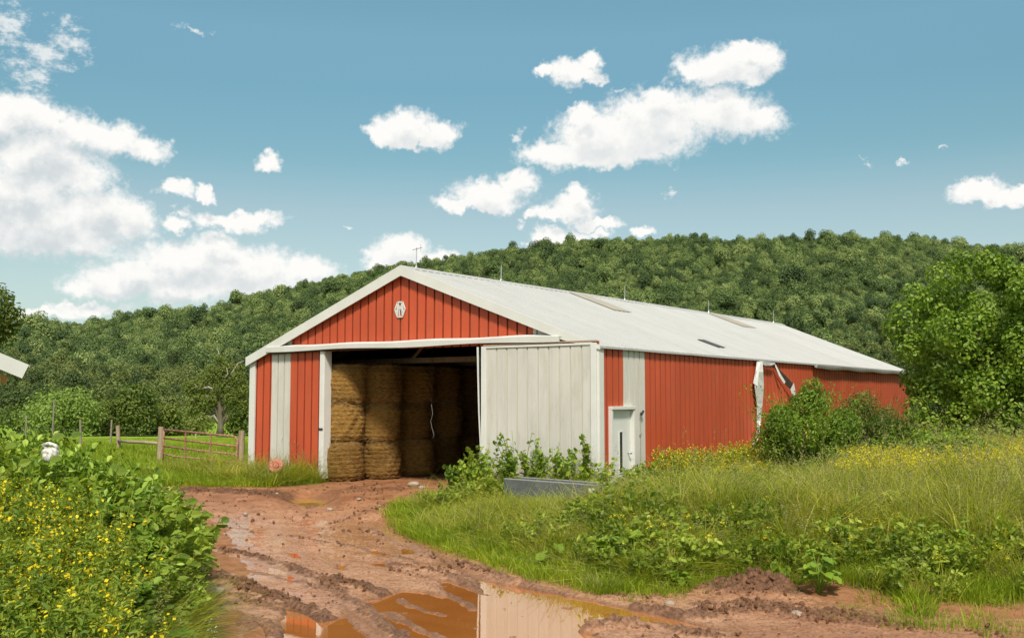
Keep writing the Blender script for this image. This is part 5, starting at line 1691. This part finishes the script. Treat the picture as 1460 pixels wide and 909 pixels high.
far_tree('shrub_tree', 'dark low thicket half hidden by the left corner of the barn', 346, 622, 570, 100, 60, M['shrub'], 3600, .27, 91, nb=22, squash=.6, zc=.42, rzf=.5)
far_tree('shrub_tree', 'small dark bush at the far left beyond the shed roof', 30, 615, 572, 120, 60, M['shrub'], 3000, .3, 93, nb=20, squash=.6, zc=.42, rzf=.5)
# the old half dead tree
b = at(314, 618, 88); h = at(314, 500, 88)[2] - b[2]
r = np.random.default_rng(95)
bl = np.array([(-1.6, 0, .60 * h, .85), (-.7, .2, .74 * h, .8), (.4, 0, .80 * h, .7), (1.3, .1, .66 * h, .85), (2.2, 0, .52 * h, .8), (1.6, .3, .36 * h, .9), (-1.9, .2, .42 * h, .9), (-2.8, 0, .55 * h, .7), (.2, -.2, .55 * h, .9), (2.7, 0, .38 * h, .7), (-.9, -.3, .40 * h, .8), (.9, -.3, .44 * h, .85),
               (-2.4, 0, .30 * h, .7), (2.9, 0, .62 * h, .55), (.1, 0, .66 * h, .7), (-.2, 0, .9 * h, .45), (1.5, 0, .8 * h, .45)])
old = make_tree('old_tree', 'old half dead tree with pale broken limbs and thin foliage behind the gate', 'tree', tuple(b), bl, 9500, .22, M['hemlock'], M['bark'], .30, 96, 'trees at the pasture edge', .45, lean=(-.35, 0), fill=.7, nlimb=17)
for pts in ([(0, 0, .72 * h), (-.3, 0, .85 * h), (-.25, 0, .96 * h), (-.4, 0, 1.03 * h)], [(.1, 0, .60 * h), (1.0, -.2, .74 * h), (1.5, -.2, .85 * h), (2.0, -.2, .88 * h)], [(-.1, 0, .5 * h), (-1.0, -.4, .56 * h), (-1.8, -.5, .54 * h), (-2.2, -.5, .60 * h)],
            [(-.2, 0, .42 * h), (-1.1, -.5, .45 * h), (-1.6, -.5, .40 * h)], [(0, 0, .1 * h), (-.5, -.3, .22 * h), (-.9, -.4, .20 * h)], [(.2, -.2, .64 * h), (.7, -.5, .72 * h), (.6, -.6, .80 * h)]):
    mb = MB(); mb.tube(pts, np.linspace(.13, .025, len(pts)), 6, wob=.1); mb.build('dead_limb', M['bark_pale'], old, smooth=True)
# the crown that stands out on the left ridge
az0 = ray(341, 440); a_ = math.atan2(az0[0], az0[1]); rr = float(ridge_r(a_)) * .99
b = np.array([rr * math.sin(a_), rr * math.cos(a_), float(hill_z(np.array(a_), np.array(rr)))]); tp = at(341, 413, b[1])
h = tp[2] - b[2]; r = np.random.default_rng(97)
bl = ellipsoid_blobs((0, 0, h * .66), 5.2, 5, h * .26, 20, 1.6, 2.6, r, .55)
make_tree('ridge_tree', 'single dark tree standing out above the left shoulder of the hill', 'tree', tuple(b), bl, 2600, .9, M['forest'], M['bark'], .45, 98, None, .7)

# ------------------------------------------------------------------ sky, sun, camera
SUN_EL, SUN_AZ = R(50), R(177)           # azimuth clockwise from +Y: almost straight behind the camera
w = bpy.data.worlds.new('World'); SC.world = w; w.use_nodes = True
nt = w.node_tree
for n in list(nt.nodes): nt.nodes.remove(n)
wo = nt.nodes.new('ShaderNodeOutputWorld')
tc = N(nt, 'ShaderNodeTexCoord').outputs['Generated']
sky = N(nt, 'ShaderNodeTexSky', sky_type='NISHITA', sun_disc=False, sun_elevation=SUN_EL, sun_rotation=SUN_AZ, altitude=200, air_density=1.0, dust_density=1.2, ozone_density=1.5)


CL = [(-10, 170, 60, 30), (40, 165, 70, 30), (110, 185, 60, 24), (160, 197, 50, 24), (205, 210, 34, 16), (60, 222, 75, 38), (100, 250, 55, 35), (20, 275, 70, 40), (60, 318, 110, 42), (140, 308, 62, 40), (185, 312, 36, 30), (10, 340, 80, 28), (90, 345, 90, 20),
      (270, 372, 90, 32), (350, 378, 78, 30), (430, 384, 55, 20), (185, 396, 70, 26), (250, 408, 130, 22), (130, 408, 40, 16), (340, 402, 110, 20), (310, 350, 40, 22),
      (350, 313, 52, 13), (315, 311, 40, 11), (381, 234, 19, 14), (250, 271, 25, 14), (291, 277, 14, 9), (250, 312, 20, 12), (60, 448, 60, 8), (130, 440, 50, 9),
      (580, 180, 48, 26), (625, 193, 34, 17), (545, 190, 30, 13), (588, 196, 62, 13),
      (650, 290, 32, 13), (700, 278, 58, 22), (740, 263, 30, 21), (690, 293, 60, 9),
      (815, 295, 38, 24), (826, 276, 22, 16), (850, 318, 40, 11), (790, 306, 34, 13), (760, 310, 14, 6),
      (790, 220, 52, 22), (850, 195, 66, 38), (930, 180, 86, 50), (1020, 160, 76, 36), (1075, 170, 44, 24), (940, 140, 26, 20), (830, 165, 26, 15), (840, 225, 92, 14), (900, 212, 80, 22),
      (1035, 92, 68, 28), (1085, 85, 28, 24), (990, 103, 34, 17), (1040, 108, 60, 13), (1060, 70, 24, 12),
      (818, 104, 42, 18), (842, 88, 18, 15), (778, 104, 20, 10), (845, 112, 18, 10),
      (1395, 272, 36, 15), (1440, 279, 52, 12), (1410, 284, 44, 8),
      (572, 362, 46, 24), (545, 370, 30, 16), (620, 366, 40, 13), (805, 338, 48, 12), (770, 342, 25, 8), (916, 329, 17, 9), (856, 336, 18, 7)]
WISP = [(10, 40, 50, 60), (60, 85, 46, 34), (100, 60, 34, 40), (112, 78, 30, 18), (40, 110, 40, 24), (275, 41, 36, 7), (737, 196, 17, 14), (880, 128, 18, 8), (955, 278, 15, 11), (492, 321, 9, 5), (1345, 213, 10, 6), (1230, 231, 18, 5), (1285, 225, 10, 5), (740, 320, 14, 6)]


def azel(px, py):
    r = ray(px, py); return math.atan2(r[0], r[1]), math.asin(r[2] / np.linalg.norm(r))


def field_group():
    g = bpy.data.node_groups.new('cloud_field', 'ShaderNodeTree')
    g.interface.new_socket('Vector', in_out='INPUT', socket_type='NodeSocketVector')
    g.interface.new_socket('Density', in_out='OUTPUT', socket_type='NodeSocketFloat')
    g.interface.new_socket('Wisp', in_out='OUTPUT', socket_type='NodeSocketFloat')
    gi = g.nodes.new('NodeGroupInput'); go = g.nodes.new('NodeGroupOutput')
    v = gi.outputs[0]
    n1 = N(g, 'ShaderNodeTexNoise', {'Vector': v, 'Scale': 32., 'Detail': 3., 'Roughness': .5})
    n2 = N(g, 'ShaderNodeTexNoise', {'Vector': v, 'Scale': 110., 'Detail': 5., 'Roughness': .55})
    o1 = N(g, 'ShaderNodeVectorMath', {0: n1.outputs['Color'], 1: (.5, .5, .5)}, operation='SUBTRACT').outputs[0]
    o2 = N(g, 'ShaderNodeVectorMath', {0: n2.outputs['Color'], 1: (.5, .5, .5)}, operation='SUBTRACT').outputs[0]
    s1 = N(g, 'ShaderNodeVectorMath', {0: o1, 'Scale': .030}, operation='SCALE').outputs[0]
    s2 = N(g, 'ShaderNodeVectorMath', {0: o2, 'Scale': .018}, operation='SCALE').outputs[0]
    p = N(g, 'ShaderNodeVectorMath', {0: N(g, 'ShaderNodeVectorMath', {0: v, 1: s1}, operation='ADD').outputs[0], 1: s2}, operation='ADD').outputs[0]
    for k, (lst, sm) in enumerate(((CL, .25), (WISP, .15))):
        acc = None
        for cx, cy, rx, ry in lst:
            a, e_ = azel(cx, cy); ix, iy = F / rx * 1.0, F / ry * 1.0
            n = N(g, 'ShaderNodeVectorMath', {0: p, 1: (ix, iy, 0), 2: (-a * ix, -e_ * iy, 0)}, operation='MULTIPLY_ADD')
            l = N(g, 'ShaderNodeVectorMath', {0: n.outputs[0]}, operation='LENGTH').outputs['Value']
            acc = l if acc is None else N(g, 'ShaderNodeMath', {0: acc, 1: l, 2: sm}, operation='SMOOTH_MIN').outputs[0]
        d = N(g, 'ShaderNodeMath', {0: 1.12, 1: acc}, operation='SUBTRACT').outputs[0]
        g.links.new(d, go.inputs[k])
    return g


FG = field_group()
sep = N(nt, 'ShaderNodeSeparateXYZ', {0: tc})
az_ = math_(nt, 'ARCTAN2', sep.outputs[0], sep.outputs[1]); el_ = math_(nt, 'ARCSINE', sep.outputs[2])
uv = N(nt, 'ShaderNodeCombineXYZ', {0: az_, 1: el_}).outputs[0]


def field(v):
    n = nt.nodes.new('ShaderNodeGroup'); n.node_tree = FG; nt.links.new(v, n.inputs[0]); return n


f0 = field(uv)
up_ = N(nt, 'ShaderNodeVectorMath', {0: uv, 1: (-.004, .017, 0)}, operation='ADD').outputs[0]
f1 = field(up_)
fine = noise(nt, uv, 150., 8, .66)
d0 = math_(nt, 'ADD', f0.outputs[0], math_(nt, 'MULTIPLY', math_(nt, 'SUBTRACT', fine, .5), .78))
alpha = N(nt, 'ShaderNodeMapRange', {0: d0, 1: -.10, 2: .58}, interpolation_type='SMOOTHSTEP').outputs[0]
wn = noise(nt, scaled(nt, uv, (1, 1.6, 1)), 60., 8, .68)
dw = math_(nt, 'ADD', f0.outputs[1], math_(nt, 'MULTIPLY', math_(nt, 'SUBTRACT', wn, .62), 3.2))
aw = math_(nt, 'MULTIPLY', N(nt, 'ShaderNodeMapRange', {0: dw, 1: .0, 2: .9}, interpolation_type='SMOOTHSTEP').outputs[0], .72)
alpha = math_(nt, 'MAXIMUM', alpha, aw)
body = noise(nt, uv, 45., 7, .6)
sh_ = math_(nt, 'ADD', f1.outputs[0], math_(nt, 'MULTIPLY', math_(nt, 'SUBTRACT', body, .5), 1.5))
shade = N(nt, 'ShaderNodeMapRange', {0: sh_, 1: .15, 2: 1.15, 3: 0, 4: 1}, interpolation_type='SMOOTHSTEP').outputs[0]
# the tall cloud bank at left has greyer bases than the small fair-weather clouds
leftk = N(nt, 'ShaderNodeMapRange', {0: az_, 1: -.20, 2: -.38, 3: .62, 4: .92}).outputs[0]
CW, CG = (9.9, 9.8, 9.5), (6.3, 6.85, 7.1)
ccol = mix(nt, math_(nt, 'MULTIPLY', shade, leftk), CW, CG)
tint = N(nt, 'ShaderNodeMapRange', {0: el_, 1: .0, 2: .35}).outputs[0]
skyc = mix(nt, 1., sky.outputs[0], ramp(nt, tint, [(0, (1.3, 1.25, 1.05)), (.52, (1.28, 1.28, 1.03)), (.645, (1.06, 1.30, 1.04)), (.86, (1.07, 1.42, 1.16)), (1, (1.24, 1.61, 1.29))]), 'MULTIPLY')
hz = N(nt, 'ShaderNodeMapRange', {0: el_, 1: .24, 2: .04, 3: 0, 4: .5}).outputs[0]
skyc = mix(nt, hz, skyc, (5.5, 6.9, 7.3))
fin = mix(nt, alpha, skyc, ccol)
# unseen broken cloud added over the rest of the dome to lift ambient light
oc = N(nt, 'ShaderNodeMapRange', {0: noise(nt, scaled(nt, tc, (1, 1, 1.6)), 2.6, 7, .6), 1: .44, 2: .60}, interpolation_type='SMOOTHSTEP').outputs[0]
om = math_(nt, 'MAXIMUM', N(nt, 'ShaderNodeMapRange', {0: el_, 1: .46, 2: .62}).outputs[0], N(nt, 'ShaderNodeMapRange', {0: math_(nt, 'ABSOLUTE', az_), 1: .8, 2: 1.0}).outputs[0])
fin = mix(nt, math_(nt, 'MULTIPLY', oc, math_(nt, 'MULTIPLY', om, .6)), fin, (9.0, 8.9, 8.6))
bg = N(nt, 'ShaderNodeBackground', {'Color': fin, 'Strength': .076})
nt.links.new(bg.outputs[0], wo.inputs[0])
w.cycles.sampling_method = 'MANUAL'; w.cycles.sample_map_resolution = 1024

sl = bpy.data.lights.new('sun', 'SUN'); sl.energy = 3.5; sl.angle = R(8); sl.color = (1, .948, .85)
so = bpy.data.objects.new('sun', sl); COL.objects.link(so)
sv = Vector((math.sin(SUN_AZ) * math.cos(SUN_EL), math.cos(SUN_AZ) * math.cos(SUN_EL), math.sin(SUN_EL)))
so.rotation_euler = sv.to_track_quat('Z', 'Y').to_euler(); so.location = (0, -20, 40)

cd = bpy.data.cameras.new('camera'); co = bpy.data.objects.new('camera', cd); COL.objects.link(co)
co.location = (0, 0, CH); co.rotation_euler = (math.pi / 2 + PT, 0, 0)
cd.sensor_width = 36; cd.lens = F * 36 / 1460; cd.clip_start = .1; cd.clip_end = 6000
SC.camera = co
SC.render.engine = 'CYCLES'
SC.cycles.max_bounces = 6; SC.cycles.diffuse_bounces = 3; SC.cycles.glossy_bounces = 3; SC.cycles.transmission_bounces = 3
SC.cycles.use_denoising = True
SC.cycles.sample_clamp_indirect = 6
vs = SC.view_settings; vs.view_transform = 'Standard'; vs.look = 'None'; vs.exposure = .4; vs.gamma = 1; vs.use_curve_mapping = False
